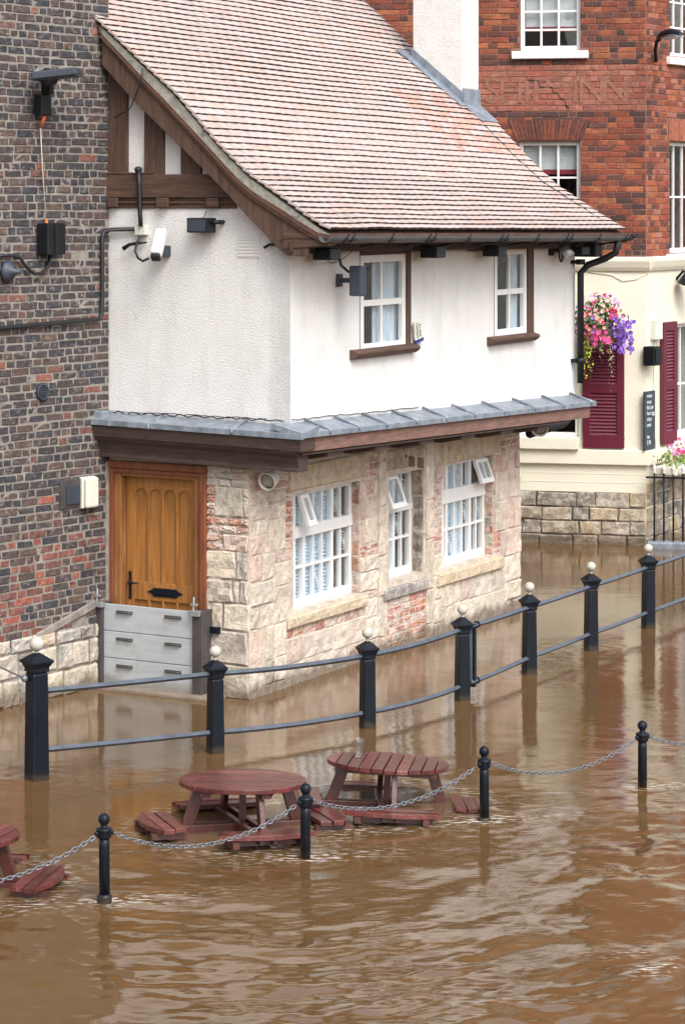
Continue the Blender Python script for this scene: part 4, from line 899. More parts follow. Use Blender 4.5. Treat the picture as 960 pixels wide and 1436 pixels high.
for (f, arr, tb0) in ((SUP, [.25, .80, 1.35, 1.95, 2.6, 3.25, 3.95, 4.7, 5.45, 6.2], 0), (GAB, [.92, .02], 1)):
    for u in arr:
        z0 = 2.57 + SKW * u if not tb0 else 2.565; z1 = z0 - .082
        m = MB(); a = f.p(u, z0, .005); b = f.p(u, z1, OV); dd = (b - a); dwn = Z * -.055
        m.tube([a, b, b + f.n * .008 + dwn * .6], .0135, 8); m.build('lead_roll', M['lead'], house)
m = MB(); random.seed(3)
m.tube([GAB.p(1.62 - i * .052, 2.565 + .012 * math.sin(i * 1.9) + R(-.006, .006), .03 + .012 * math.sin(i * 1.1)) for i in range(40)], .006, 5); m.tube([GAB.p(1.45 - i * .05, 2.572 + R(-.008, .008), .02) for i in range(34)], .004, 5)
m.tube([SUP.p(i * .1, 2.575 + SKW * i * .1 + R(-.006, .006), .012) for i in range(26)], .004, 5); m.build('skirt_cable', M['cable'], house)
random.seed(21)
# stains and a painted-over vent
m = MB(); va, vb = GAB.V(347, 361, .008), GAB.V(347, 329, .008); a, b = GAB.U(364, .01), GAB.U(333, .01)
for k in range(7): v = vb - (k + .5) * (vb - va) / 7; m.box(GAB, a, b, v - .006, v + .004, -.02, .012)
m.box(GAB, a - .005, b + .005, va - .005, vb + .005, -.02, .006); m.build('painted_vent', M['plaster_vent'], house)
m = MB(); a, b = GAB.uv(372, 346, .02); m.tube([GAB.p(a, b - .01, .05), GAB.p(a - .05, b + .02, .03), GAB.p(a - .12, b + .025, .01)], .012, 4); m.build('iron_strap', M['iron'], house)

# ================================================================== THE DARK BRICK HOUSE ON THE LEFT
bh = thing('dark_brick_house', 'dark purple brick house with a stone base, joined to the white gable at left', 'house', (BRK.o.x, BRK.o.y, 0))
m = MB(); back = GAB.u * 5 - GAB.n * 0.02
m.prism([BRK.p(0, -.7), BRK.p(5.5, -.7), BRK.p(5.5, -.7) + back, BRK.p(0, -.7) + back], Z * 10.2); bwall = m.build('wall', M['mortar'], bh)
PB_D = [(.040, .039, .047), (.060, .047, .048), (.076, .052, .047), (.036, .036, .044), (.092, .060, .050), (.054, .044, .044), (.046, .040, .042)]
PB_R = [(.21, .070, .055), (.17, .065, .052), (.27, .085, .055), (.14, .058, .050)]
PB_U = [(.15, .065, .050), (.12, .058, .048), (.19, .075, .052)]
def bcol(u, v):
    p = .055 + .05 * nz(u * 1.5, v * 1.5)
    if v < 1.9: p = .16 if v < 1.6 else .09
    if v < 1.45: p = .42 - .5 * nz(u * 1.6, v * 1.6) + .12 * (u > .8)
    return jit(random.choice((PB_R if v < 2 else PB_U) if R(0, 1) < p else PB_D), .15)
blocks = []
v = .44; row = 0
while v < 9.4:
    h = .0745; u = .004 - (0 if row % 2 else .05); row += 1
    ue_ = 2.6
    k = random.randrange(2)
    while u < ue_:
        w_ = (.222 if k % 2 else .108) + R(-.012, .012); k += 1 if R(0, 1) < .72 else 0
        a = max(.002, u + R(-.003, .003)); b = u + w_ - .016 + R(-.004, .003)
        dv = .006 * math.sin(u * 2.3 + row * .22) + R(-.003, .003)
        if b - a > .03:
            stone_top = .60 + .04 * math.sin(u * 5)
            if v > stone_top - .10 + (.0 if u > .8 else .05): blocks.append((a, b, v + .008 + dv, v + h - .008 + dv + R(-.003, .003), bcol(u, v), R(.002, .009), v < 6.5 and u < 1.75))
        u += w_
    v += h
place_blocks(BRK, blocks, bwall, 'brick', M['brick'], M['brick_stuff'], 300, d=.03, ch=.006, rough=.0045, nu=3, nv=1, share=[.11, .21])
sb = courses(.0, 2.6, -.6, .60, (.16, .26), (.14, .34), .016, pick([(.46, .41, .33), (.42, .38, .31), (.34, .32, .29), (.28, .265, .24), (.46, .40, .31), (.22, .20, .18)]), (.012, .035))
place_blocks(BRK, sb, bwall, 'base_stone', M['stone'], M['stone_stuff'], 80, d=.06, ch=.018, rough=.009)
m = MB(); a, b = BRK.uv(60, 893, .04), BRK.uv(138, 846, .04)
m.poly(BRK, [(a[0] + .08, a[1] - .05), (a[0] + .05, a[1] + .03), (b[0] + .02, b[1] + .03), (b[0], b[1] - .05)], -.01, .020); m.build('cement_fillet', M['mortar'], bwall, bev=.012)
m = MB(); m.box(BRK, -.002, .05, .55, 2.1, -.01, .016); m.build('cement_fillet', M['mortar'], bwall, bev=.01)

# ---- fittings on the dark brick wall
def BW_(x, y, w=0): return BRK.uv(x, y, w)
fl = thing('floodlight', 'black and grey floodlight with a round back, high on the dark brick wall', 'floodlight', BRK.p(*BW_(67, 130), 0))
u, v = BW_(70, 110, .25)
m = MB(); c = BRK.p(u, v, .28); ax = (Vector((.92, -.05, .10))).normalized(); side = ax.cross(Z).normalized(); up_ = side.cross(ax)
def bar(m, c, ax, up, side, x0, x1, y0, y1, z0, z1): m.prism([c + ax * x0 + side * y0 + up * z0, c + ax * x1 + side * y0 + up * z0, c + ax * x1 + side * y1 + up * z0, c + ax * x0 + side * y1 + up * z0], up * (z1 - z0))
bar(m, c, ax, up_, side, -.16, .25, -.15, .15, 0, .07); m.build('lamp_housing', M['grey_plastic'], fl, bev=.012)
m = MB(); bar(m, c, ax, up_, side, -.14, .26, -.11, .11, -.012, -.001); m.build('lamp_glass', M['grey_plastic'], fl)
m = MB(); m.lathe([(.03, -.10), (.075, -.09), (.085, -.04), (.085, .04), (.075, .09), (.03, .10)], c + ax * -.03 + up_ * .01, 16, axis=side); m.build('round_back', M['black'], fl)
u, v = BW_(63, 148, .1); m = MB(); m.box(BRK, u - .05, u + .08, v - .09, v + .10, .04, .14); m.box(BRK, u - .02, u + .03, v + .1, v + .22, .08, .2); m.build('control_gear', M['black'], fl, bev=.008)
m = MB(); u2, v2 = BW_(66, 330, .06); m.tube([BRK.p(u, v - .09, .10), BRK.p(u + .005, v - .20, .05)], .02, 7, rs=[.02, .011]); m.tube([BRK.p(u2, v2 + .0, .08), BRK.p(u2, v2 + .15, .05)], .02, 7, rs=[.022, .01]); m.build('cable_gland', M['orange'], fl)
m = MB(); m.tube([BRK.p(u + .005, v - .18, .05), BRK.p((u + u2) / 2 + .01, (v + v2) / 2, .05), BRK.p(u2, v2 + .12, .05)], .006, 6); m.build('power_cable', M['rope'], fl)
cb_ = thing('junction_cabinet', 'black box with a curved cable below the hanging cord on the dark brick wall', 'electrical box', BRK.p(*BW_(72, 357), 0))
u, v = BW_(72, 335, .10); m = MB(); m.box(BRK, u - .125, u + .105, v - .145, v + .145, .02, .16); m.build('box_body', M['black'], cb_, bev=.012)
m = MB(); m.box(BRK, u - .115, u + .015, v - .135, v + .135, .1605, .175); m.build('box_lid', M['black'], cb_, bev=.008)
m = MB(); P = [BW_(x, y, .05) for x, y in ((70, 357), (69, 372), (60, 383), (48, 384), (38, 375), (28, 361), (14, 358), (-6, 359))]; m.tube([BRK.p(a, b, .05) for a, b in P], .016, 8); m.build('cable', M['cable'], cb_)
u, v = BW_(14, 381, .05); m = MB(); m.lathe([(.10, 0), (.105, .02), (.08, .05), (.03, .09), (.018, .14), (.0, .145)], BRK.p(u, v, .01), 16, axis=(BRK.n + BRK.u * -.25).normalized())
tag(m.build('wall_cone_light', M['grey_plastic']), 'dark cone-shaped fitting at the far left edge of the dark brick wall', 'wall light')
m = MB(); P = [BW_(x, y, .03) for x, y in ((190, 321), (154, 322), (145, 326), (142.5, 333), (142.5, 400), (142, 440), (139, 447), (120, 449), (0, 460), (-60, 466))]
m.tube([GAB.p(*GAB.uv(190, 321, .04), .04)] + [BRK.p(a, b, .04) for a, b in P[1:]], .020, 8); tag(m.build('conduit_pipe', M['cable']), 'thin black conduit bending down and running left across the dark brick wall', 'pipe')
vt_ = thing('round_vent', 'small round louvred vent in the dark brick wall, level with the lead ledge', 'vent', BRK.p(*BW_(60, 550), 0))
u, v = BW_(60.5, 550, .02); m = MB(); m.lathe([(.075, 0), (.075, .025), (.066, .03), (.062, .012), (.0, .012)], BRK.p(u, v, .005), 18, axis=BRK.n); m.build('vent_ring', M['grey_plastic'], vt_)
for i in range(5): dz = -.044 + i * .022; ww = math.sqrt(.062 ** 2 - dz ** 2); MB().box(BRK, u - ww, u + ww, v + dz - .003, v + dz + .006, .014, .030).build('vent_slat', M['grey_plastic'], vt_)
u, v = BW_(102, 692, .03); mbx = thing('meter_box', 'dark grey recessed metal box beside the cream bulkhead light', 'meter box', BRK.p(u, v - .14, 0))
m = MB(); m.box(BRK, u - .16, u + .15, v - .135, v + .13, .0, .025); m.build('box_frame', M['channel'], mbx, bev=.006)
m = MB(); m.box(BRK, u - .085, u + .085, v - .10, v + .075, .026, .045); m.build('box_door', M['grey_plastic'], mbx, bev=.006)
u, v = BW_(127, 690.5, .06); bl = thing('bulkhead_light', 'tall cream bulkhead light on the dark brick wall beside the oak door', 'wall light', BRK.p(u, v - .15, 0))
m = MB(); m.box(BRK, u - .09, u + .095, v - .145, v + .145, .0, .05); m.build('light_base', M['off_white'], bl, bev=.01)
m = MB(); m.box(BRK, u - .08, u + .085, v - .14, v + .14, .051, .10); m.build('light_cover', M['off_white'], bl, bev=.02)

# ---- fittings on the white gable wall
jb = thing('cable_junction_box', 'pale square junction box with black cables on the white gable wall', 'junction box', GAB.p(*GAB.uv(197, 330), 0))
u, v = GAB.uv(197, 323, .05); m = MB(); m.box(GAB, u - .06, u + .06, v - .045, v + .045, .0, .06); m.build('box_body', M['off_white'], jb, bev=.006)
m = MB(); P = [GAB.uv(x, y, .07) for x, y in ((195, 240), (196, 262), (197, 300), (198, 317))]; m.tube([GAB.p(a, b, .075) for a, b in P], .022, 8); m.lathe([(.03, 0), (.034, .02), (.026, .05)], GAB.p(*GAB.uv(195, 238, .06), .05), 12, axis=GAB.n); m.build('cable_duct', M['cable'], jb)
m = MB(); P = [GAB.uv(x, y, .06) for x, y in ((197, 331), (193, 342), (193, 352), (199, 362), (207, 366), (217, 362))]; m.tube([GAB.p(a, b, .06 + .02 * i) for i, (a, b) in enumerate(P)], .012, 7); m.build('camera_cable', M['cable'], jb)
m = MB(); P = [GAB.uv(x, y, .05) for x, y in ((204, 340), (192, 341), (183, 343), (176, 349))]; m.tube([GAB.p(a, b, .03 + .02 * i) for i, (a, b) in enumerate(P)], .014, 4, rs=[.008, .014, .016, .022]); m.build('iron_strap', M['iron'], jb)
cc = thing('security_camera', 'white cylindrical security camera tilted down on the white gable wall', 'security camera', GAB.p(*GAB.uv(222, 360), 0))
a = GAB.p(*GAB.uv(227, 323, .12), .12); b = GAB.p(*GAB.uv(219, 358, .30), .30)
d_ = (b - a).normalized(); m = MB(); m.beam(a, b, .10, .10); m.build('camera_body', M['white_paint'], cc, bev=.025)
m = MB(); m.beam(b + d_ * .001, b + d_ * .045, .088, .08); m.build('lens_hood', M['black'], cc, bev=.012)
u, v = GAB.uv(233, 352, .03); m = MB(); m.box(GAB, u - .035, u + .05, v - .05, v + .05, .0, .12); m.beam(GAB.p(u, v, .1), (a + b) / 2 + (b - a) * .2, .04, .04); m.build('bracket', M['grey_plastic'], cc, bev=.005)
def speaker(fr, x0, x1, y0, y1, w0, w1, label, name='loudspeaker', arm=True, group=None):
    u0, u1 = sorted((fr.U(x0, w1), fr.U(x1, w1))); v0, v1 = fr.V((x0 + x1) / 2, y1, w1), fr.V((x0 + x1) / 2, y0, w1)
    t = thing(name, label, 'loudspeaker', fr.p((u0 + u1) / 2, v0, 0), group)
    m = MB(); m.box(fr, u0, u1, v0, v1, w0, w1); m.build('speaker_case', M['black'], t, bev=.008)
    m = MB(); m.box(fr, u0 + .012, u1 - .012, v0 + .012, v1 - .012, w1 + .001, w1 + .008); m.build('speaker_grille', M['cable'], t)
    m = MB(); uc = (u0 + u1) / 2; m.box(fr, uc - .03, uc + .03, (v0 + v1) / 2 - .03, (v0 + v1) / 2 + .03, .0, w0 + .01); m.build('bracket', M['black'], t)
    return t
u, v = GAB.uv(276, 316, .2)
sp1 = thing('loudspeaker', 'black box loudspeaker alone on the upper white gable wall', 'loudspeaker', GAB.p(u, v - .09, 0))
m = MB(); m.box(GAB, u - .115, u + .105, v - .068, v + .068, .05, .21); m.build('speaker_case', M['black'], sp1, bev=.008)
m = MB(); m.box(GAB, u - .10, u + .09, v - .055, v + .055, .211, .218); m.build('speaker_grille', M['grey_plastic'], sp1)
m = MB(); m.tube([GAB.p(u - .10, v + .02, .12), GAB.p(u - .16, v + .03, .12), GAB.p(u - .16, v + .03, .0)], .022, 6); m.tube([GAB.p(u, v + .06, .10), GAB.p(u - .01, v + .13, .04)], .004, 4); m.build('bracket', M['black'], sp1)
for x0, x1, y0, y1, lab in ((448, 470, 348, 365, 'black loudspeaker under the eaves at the near corner of the white wall'), (598, 617, 345, 362, 'black loudspeaker under the eaves between the two upstairs windows'), (684, 704, 345, 360, 'black loudspeaker under the eaves over the left edge of the far upstairs window'), (804, 818, 346, 358, 'black loudspeaker under the eaves at the far end by the downpipe')):
    uc = SUP.U((x0 + x1) / 2, .2); va, vb = SUP.V(x0, y1, .2), SUP.V(x0, y0, .2)
    t = thing('loudspeaker', lab, 'loudspeaker', SUP.p(uc, va, 0), 'black loudspeakers under the eaves')
    m = MB(); m.box(SUP, uc - .10, uc + .10, va, vb, .10, .28); m.build('speaker_case', M['black'], t, bev=.006)
    m = MB(); m.box(SUP, uc - .092, uc + .092, va + .01, vb - .008, .281, .288); m.build('speaker_grille', M['grey_plastic'], t)
    m = MB(); m.box(SUP, uc - .30, uc - .05, vb - .05, vb - .015, .02, .14); m.build('bracket', M['cable'], t)
# camera on an arm by the first upstairs window
ac = thing('arm_camera', 'dark grey box camera on a short wall arm beside the near upstairs window', 'security camera', SUP.p(*SUP.uv(478, 395), 0))
u, v = SUP.uv(476, 393, .02); m = MB(); m.box(SUP, u - .04, u + .04, v - .06, v + .06, 0, .035); m.beam(SUP.p(u, v, .03), SUP.p(u + .02, v, .28), .035, .045); m.build('wall_arm', M['grey_plastic'], ac, bev=.006)
u, v = SUP.uv(502.5, 394, .30); m = MB(); m.box(SUP, u - .06, u + .05, v - .14, v + .14, .23, .36); m.build('camera_body', M['grey_plastic'], ac, bev=.014)
m = MB(); P = [SUP.uv(x, y, .1) for x, y in ((479, 347), (476, 362), (474, 372), (480, 381), (490, 383), (498, 376))]; m.tube([SUP.p(a, b, .06 + .035 * i) for i, (a, b) in enumerate(P)], .014, 7); m.build('cable', M['cable'], ac)
m = MB(); P = [SUP.uv(x, y, .06) for x, y in ((458, 366), (466, 369), (476, 366), (490, 356), (504, 342))]; m.tube([SUP.p(a, b, .06) for a, b in P], .004, 5); m.build('cable', M['cable'], ac)
sc = thing('small_camera', 'small grey camera under the eaves beside the far upstairs window', 'security camera', SUP.p(*SUP.uv(793, 362), 0))
u, v = SUP.uv(795, 353, .2); m = MB(); m.tube([SUP.p(u, v + .06, .14), SUP.p(u, v - .05, .24)], .055, 10); m.build('camera_body', M['galv'], sc)
u, v = SUP.uv(775, 352, .05); m = MB(); m.box(SUP, u - .02, u + .03, v - .05, v + .05, 0, .05); m.tube([SUP.p(u, v, .04), SUP.p(u + .15, v, .14), SUP.p(u + .22, v + .01, .18)], .018, 6); m.tube([SUP.p(u + .10 + .05 * math.cos(t), v - .02 + .10 * math.sin(t), .1) for t in [2 * math.pi * i / 16 for i in range(17)]], .010, 6); m.build('bracket', M['black'], sc)
# letting sign fixed beside the window
sg = thing('phone_number_sign', 'small cream card with a sideways phone number and blue edge beside an upstairs window', 'sign', SUP.p(*SUP.uv(587, 478), 0))
u, v = SUP.uv(587, 465, .05)
def tilt(fr, u, v, w, ang): # small tilted frame corner list
    return lambda a, b, ww: fr.p(u + a * math.cos(ang) - b * math.sin(ang), v + a * math.sin(ang) + b * math.cos(ang), w + ww)
q = tilt(SUP, u, v, .03, math.radians(8))
m = MB(); m.prism([q(-.075, -.075, 0), q(.075, -.075, 0), q(.075, .105, 0), q(-.075, .105, 0)], SUP.n * .015); m.build('sign_card', M['sign_card'], sg)
m = MB(); m.prism([q(-.075, -.115, 0), q(.10, -.105, 0), q(.10, -.075, 0), q(-.075, -.078, 0)], SUP.n * .017); m.build('sign_edge', M['sign_blue'], sg)
for du, body in ((.03, '01405'), (-.03, '760064')): text('sign_number', body, .055, SUP, u + du, v + .012, .047, M['sign_dark'], sg, rot=math.radians(-90 + 6), sx=.95)
# round cream spotlights under the ledge
def spot(c, ax, r, label):
    t = thing('round_spotlight', label, 'spotlight', c - Z * r, 'round cream spotlights under the ledge')
    m = MB(); m.lathe([(r * .55, -.16), (r * .8, -.10), (r, .0), (r * 1.02, .02), (r * .9, .022), (r * .86, -.01), (.001, -.012)], c, 18, axis=ax); m.build('lamp_shell', M['off_white'], t)
    m = MB(); m.lathe([(r * .85, -.006), (r * .5, .004), (.001, .008)], c, 18, axis=ax); m.build('lamp_lens', M['verge'], t)
    m = MB(); m.tube([c - ax * .12, c - ax * .16 + Z * .06, c - ax * .14 + Z * .14], .022, 7); m.build('bracket', M['off_white'], t)
spot(SLW.p(*SLW.uv(375, 675, .16), .16), Vector((-.35, -.75, -.18)).normalized(), .085, 'round cream spotlight on the stone corner above the first ground-floor window')
spot(SLW.p(*SLW.uv(756, 600, .42), .42), Vector((-.15, -.9, -.25)).normalized(), .095, 'round cream spotlight under the far end of the lead ledge')
m = MB(); P = [SLW.uv(x, y, .05) for x, y in ((742, 608), (768, 600), (788, 594), (800, 580), (806, 560))]; m.tube([SLW.p(a, b, .05) for a, b in P], .055, 8); tag(m.build('waste_pipe', M['black']), 'fat black pipe sloping up under the far end of the lead ledge', 'pipe')

# ================================================================== FLOOD BARRIER AT THE DOOR
fb = thing('flood_barrier', 'grey metal flood barrier of three boards slotted across the oak door', 'flood barrier', GAB.p(1.0, 0, 0))
BWD = .16
t0, t1 = GAB.U(273, BWD), GAB.U(145.5, BWD)
vt = GAB.V(210, 852, BWD); hb = vt / 3.12
for k in range(3):
    m = MB(); zb = vt - (k + 1) * hb - (0.0 if k < 2 else .45); m.box(GAB, t0, t1, zb + .003, vt - k * hb - .003, BWD - .04, BWD); bd = m.build('barrier_board', M['steel'], fb, bev=.004)
    for x in (175, 243):
        uu = GAB.U(x, BWD); v = vt - k * hb - hb * .27; m = MB(); m.box(GAB, uu - .09, uu + .09, v - .014, v + .014, BWD + .001, BWD + .012); m.tube([GAB.p(uu - .08, v, BWD + .012), GAB.p(uu - .07, v, BWD + .03), GAB.p(uu + .07, v, BWD + .03), GAB.p(uu + .08, v, BWD + .012)], .009, 6); m.build('handle', M['channel'], bd, bev=.002)
for a, b, w0, w1 in ((t1 + .002, t1 + .075, -.02, BWD + .03), (t0 - .095, t0 - .002, .0, BWD + .03)):
    m = MB(); m.box(GAB, a, b, -.6, vt + .01, w0, w1); m.build('side_channel', M['channel'], fb, bev=.005)
for a, b in ((t0 - .012, t0 + .003), (t1 - .003, t1 + .02)): m = MB(); m.box(GAB, a, b, -.6, vt + .02, BWD + .031, BWD + .038); m.build('channel_lip', M['channel'], fb)
for tc in (t1 + .03, t0 - .03):
    m = MB(); m.box(GAB, tc - .055, tc + .055, vt - .03, vt + .02, BWD + .012, BWD + .07); m.tube([GAB.p(tc + .02, vt + .0, BWD + .04), GAB.p(tc + .02, vt + .14, BWD + .03)], .010, 6); m.box(GAB, tc - .01, tc + .05, vt + .06, vt + .08, BWD + .0, BWD + .05); m.build('clamp', M['galv'], fb, bev=.003)
for vv in (vt * .78, vt * .33): m = MB(); m.box(GAB, t0 - .20, t0 - .096, vv - .03, vv + .03, .03, .055); m.box(GAB, t0 - .19, t0 - .15, vv - .025, vv + .025, .055, .075); m.build('fixing_lug', M['iron'], fb, bev=.004)
m = MB(); m.box(GAB, t0 - .26, t1 + .10, -.7, .035, .03, BWD + .12); m.build('stone_step', M['mortar_pale'], house, bev=.02)

# ================================================================== THE RED BRICK BUILDING BEHIND
rb = thing('red_brick_building', 'red brick building with a cream painted ground floor and sash windows behind the white house', 'building', (R0.x, R0.y, 0))
RW = lambda x, w=0: RFR.U(x, w)
def rop(x0, x1, y0, y1, w=0): return (RW(x1, w), RW(x0, w), RFR.V((x0 + x1) / 2, y1, w), RFR.V((x0 + x1) / 2, y0, w))
VB = RFR.V(870, 362); VP_ = RFR.V(830, 690)       # foot of the brick, top of the stone plinth
O1 = rop(729, 814, -45, 72, -.08); O2 = rop(727, 814, 198, 330, -.08); O3 = rop(690, 812, 560, 613, -.06)
XL = 6.2
m = MB(); wall_with_holes(m, RFR, .0, XL, VB, 10.2, [O1, O2], .35); rwall = m.build('brick_wall', M['mortar_red'], rb)
m = MB(); wall_with_holes(m, RFR, .0, XL, VP_, VB - .001, [O3], .35); m.build('cream_wall', M['cream'], rb)
m = MB(); m.box(RFR, .0, XL, -.7, VP_ - .001, -.35, -.02); pl = m.build('plinth', M['mortar'], rb)
OR1 = (RRT.U(938), RRT.U(938) + .95, RRT.V(940, 80), RRT.V(940, 80) + 1.5); OR2 = (RRT.U(938), RRT.U(938) + .95, RRT.V(938, 356), RRT.V(938, 198)); OR3 = (RRT.U(940), RRT.U(940) + 1.0, RRT.V(940, 615), RRT.V(940, 455))
m = MB(); wall_with_holes(m, RRT, .002, 9, VB, 10.2, [OR1, OR2], .35); rwall2 = m.build('brick_wall', M['mortar_red'], rb)
m = MB(); wall_with_holes(m, RRT, .002, 9, -.7, VB - .001, [OR3], .35); m.build('cream_wall', M['cream'], rb)
m = MB(); mid = RFR.p(XL, 0); m.prism([RFR.p(.0, 0, -.4) * 1, RFR.p(XL, 0, -.4), RFR.p(XL, 0, -6), RRT.p(9, 0, -.4)], Z * 10.1); m.v = [(a, b, c - .7 if c < 1 else c) for a, b, c in m.v]
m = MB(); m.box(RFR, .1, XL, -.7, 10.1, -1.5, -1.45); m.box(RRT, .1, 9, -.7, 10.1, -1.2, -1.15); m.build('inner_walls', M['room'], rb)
m = MB(); m.prism([RFR.p(-.1, 10.2, .15), RFR.p(XL, 10.2, .15), RFR.p(XL, 10.2, -8), RRT.p(9, 10.2, .1)], Z * .25); m.build('roof_parapet', M['cream'], rb)
PR = [(.25, .060, .030), (.21, .052, .027), (.29, .080, .036), (.18, .047, .028), (.34, .11, .045), (.12, .042, .033), (.23, .056, .028)]
PRD = [(.075, .036, .030), (.055, .030, .027), (.11, .042, .031)]
PSIGN = [(.31, .095, .060), (.33, .12, .078), (.29, .105, .075), (.32, .13, .09)]
SGN = (RW(903), RW(672), RFR.V(790, 161), RFR.V(790, 96))
ARCH = (RW(836), RW(708), RFR.V(770, 197), RFR.V(770, 167))
def rcol(u, v):
    if v < VB + .28 and R(0, 1) < .6: return jit(random.choice(PRD), .15)
    if SGN[0] < u < 4.5 and SGN[2] < v < SGN[3]: return jit(random.choice(PSIGN), .08)
    if (abs(v - SGN[3]) < .22 or abs(v - SGN[2]) < .16) and R(0, 1) < .55: return jit(random.choice(PRD), .15)
    return jit(random.choice(PRD if R(0, 1) < .16 else PR), .15)
def brickwork(fr, u0, u1, v0, v1, holes, hide, wj=(.004, .010), L_=.228, hh=.0765, colf=rcol):
    out = []; v = v0; row = 0
    while v < v1:
        u = u0 - R(0, .2); row += 1; k = random.randrange(2)
        while u < u1:
            w_ = (L_ if (k + row) % 2 else L_ * .5) + R(-.01, .01); k += 1 if R(0, 1) < .6 else 0
            segs = [(max(u, u0), min(u1, u + w_ - .010))]
            for (a, b, c, d) in holes:
                if v + hh * .6 > c and v + hh * .4 < d:
                    ns_ = []
                    for p, q in segs:
                        if q <= a or p >= b: ns_.append((p, q))
                        else:
                            if p < a: ns_.append((p, a))
                            if q > b: ns_.append((b, q))
                    segs = ns_
            for p, q in segs:
                if q - p > .025: out.append((p, q, v + .005, v + hh - .005, colf((p + q) / 2, v), R(*wj), not hide((p + q) / 2, v)))
            u += w_
        v += hh
    return out
def roof_hides(u, v):
    x, y = project(RFR.p(u, v)); 
    xs_ = [540, 583, 584, 670, 672, 740, 790, 868]; ys_ = [2, 38, 150, 150, 152, 222, 272, 330]
    return y > np.interp(x, xs_, ys_) + 4 if x < 868 else False
rbk = brickwork(RFR, .004, 4.6, VB + .03, 10.1, [O1, O2, (O1[0] - .12, O1[1] + .12, O1[2] - .13, O1[2])], lambda u, v: roof_hides(u, v) or v > 7.4)
place_blocks(RFR, rbk, rwall, 'brick', M['red_brick'], M['red_brick_stuff'], 300, d=.03, ch=.005, rough=.002, nu=2, nv=1, share=[.11, .22])
rbk2 = brickwork(RRT, .012, 3.5, VB + .03, 8.2, [OR1, OR2, (OR2[0] - .1, OR2[1] + .1, OR2[3], OR2[3] + .30)], lambda u, v: v > 7.3 or u > 1.4, colf=lambda u, v: jit(random.choice(PR + PRD[:1] + PSIGN), .15))
place_blocks(RRT, rbk2, rwall2, 'brick', M['red_brick'], M['red_brick_stuff'], 200, d=.03, ch=.005, rough=.002, nu=2, nv=1, share=[.11, .22])
# rubbed brick arch: a fan of tapering bricks
ac_u = (O2[0] + O2[1]) / 2; nb = 19
for i in range(nb):
    f0, f1 = i / nb, (i + 1) / nb; a0 = O2[0] - .02 + f0 * (O2[1] - O2[0] + .04); a1 = O2[0] - .02 + f1 * (O2[1] - O2[0] + .04); spread = 1.26
    b0 = ac_u + (a0 - ac_u) * spread; b1 = ac_u + (a1 - ac_u) * spread; g = .005
    m = MB(); m.poly(RFR, [(a0 + g, ARCH[2] + .01), (a1 - g, ARCH[2] + .01), (b1 - g, ARCH[3] - .008), (b0 + g, ARCH[3] - .008)], -.02, R(.013, .018)); o = m.build('arch_brick', M['red_brick'], rwall, fix=True); o.color = (*jit(random.choice([(.17, .052, .034), (.13, .045, .033), (.19, .06, .036)]), .15), 1)
nb = 12
for i in range(nb):
    a0 = OR2[0] - .05 + i * 1.05 / nb; m = MB(); m.box(RRT, a0 + .005, a0 + 1.05 / nb - .005, OR2[3] + .01, OR2[3] + .30, -.02, R(.006, .012)); o = m.build('arch_brick', M['red_brick'], rwall2); o.color = (*jit((.36, .12, .07), .15), 1)
# painted-out old sign: faded letters and a stepped crack
uL, uR = RW(676), RW(882); vm = RFR.V(790, 128)
for ch_, xc in zip('SHIPINN', (690, 716, 738, 758, 806, 829, 862)): text('faded_letter', ch_, .50, RFR, RW(xc), vm, .0125, M['ghost'], rwall, ext=.0004, sx=1.0)
m = MB(); P = [RFR.uv(x, y, .013) for x, y in ((737, 106), (738, 112), (754, 113), (757, 122), (774, 122), (775, 130), (781, 130), (785, 138), (791, 139), (793, 147), (797, 152))]
m.tube([RFR.p(a, b, .012) for a, b in P], .006, 4); m.build('wall_crack', M['cable'], rwall)
# sash windows
def rsash(fr, op, w, cols, rows, blind, sillp=.06, sill=True, name='window'):
    s = sash(fr, op[0] + .003, op[1] - .003, op[2] + .003, op[3] - .003, w, rb, cols, rows, fw=.055, bar=.026)
    if blind is not None:
        H_ = op[3] - op[2]; vv = op[2] + blind * H_
        m = MB(); m.box(fr, op[0] + .06, op[1] - .06, vv, op[3] - .05, w - .10, w - .09); m.build('roller_blind', M['blind_pale'], rb)
        m = MB(); m.box(fr, op[0] + .06, op[1] - .06, vv - .065, vv - .002, w - .10, w - .09); m.build('blind_fringe', M['fringe'], rb)
    if sill: m = MB(); m.box(fr, op[0] - .11, op[1] + .10, op[2] - .105, op[2] - .002, w - .02, .07); m.build('window_sill', M['white_paint'], rb, bev=.012)
    return s
rsash(RFR, O1, -.08, [.345, .68], [.22, .47, .74], .30)
rsash(RFR, O2, -.08, [.345, .68], [.27, .62], .70)
rsash(RRT, OR1, -.08, [.33, .66], [.25, .5, .75], None); rsash(RRT, OR2, -.08, [.33, .66], [.5], None); rsash(RRT, OR3, -.08, [.5], [.45], None, sill=False)
rsash(RFR, O3, -.06, [.5], [], None, sill=False)
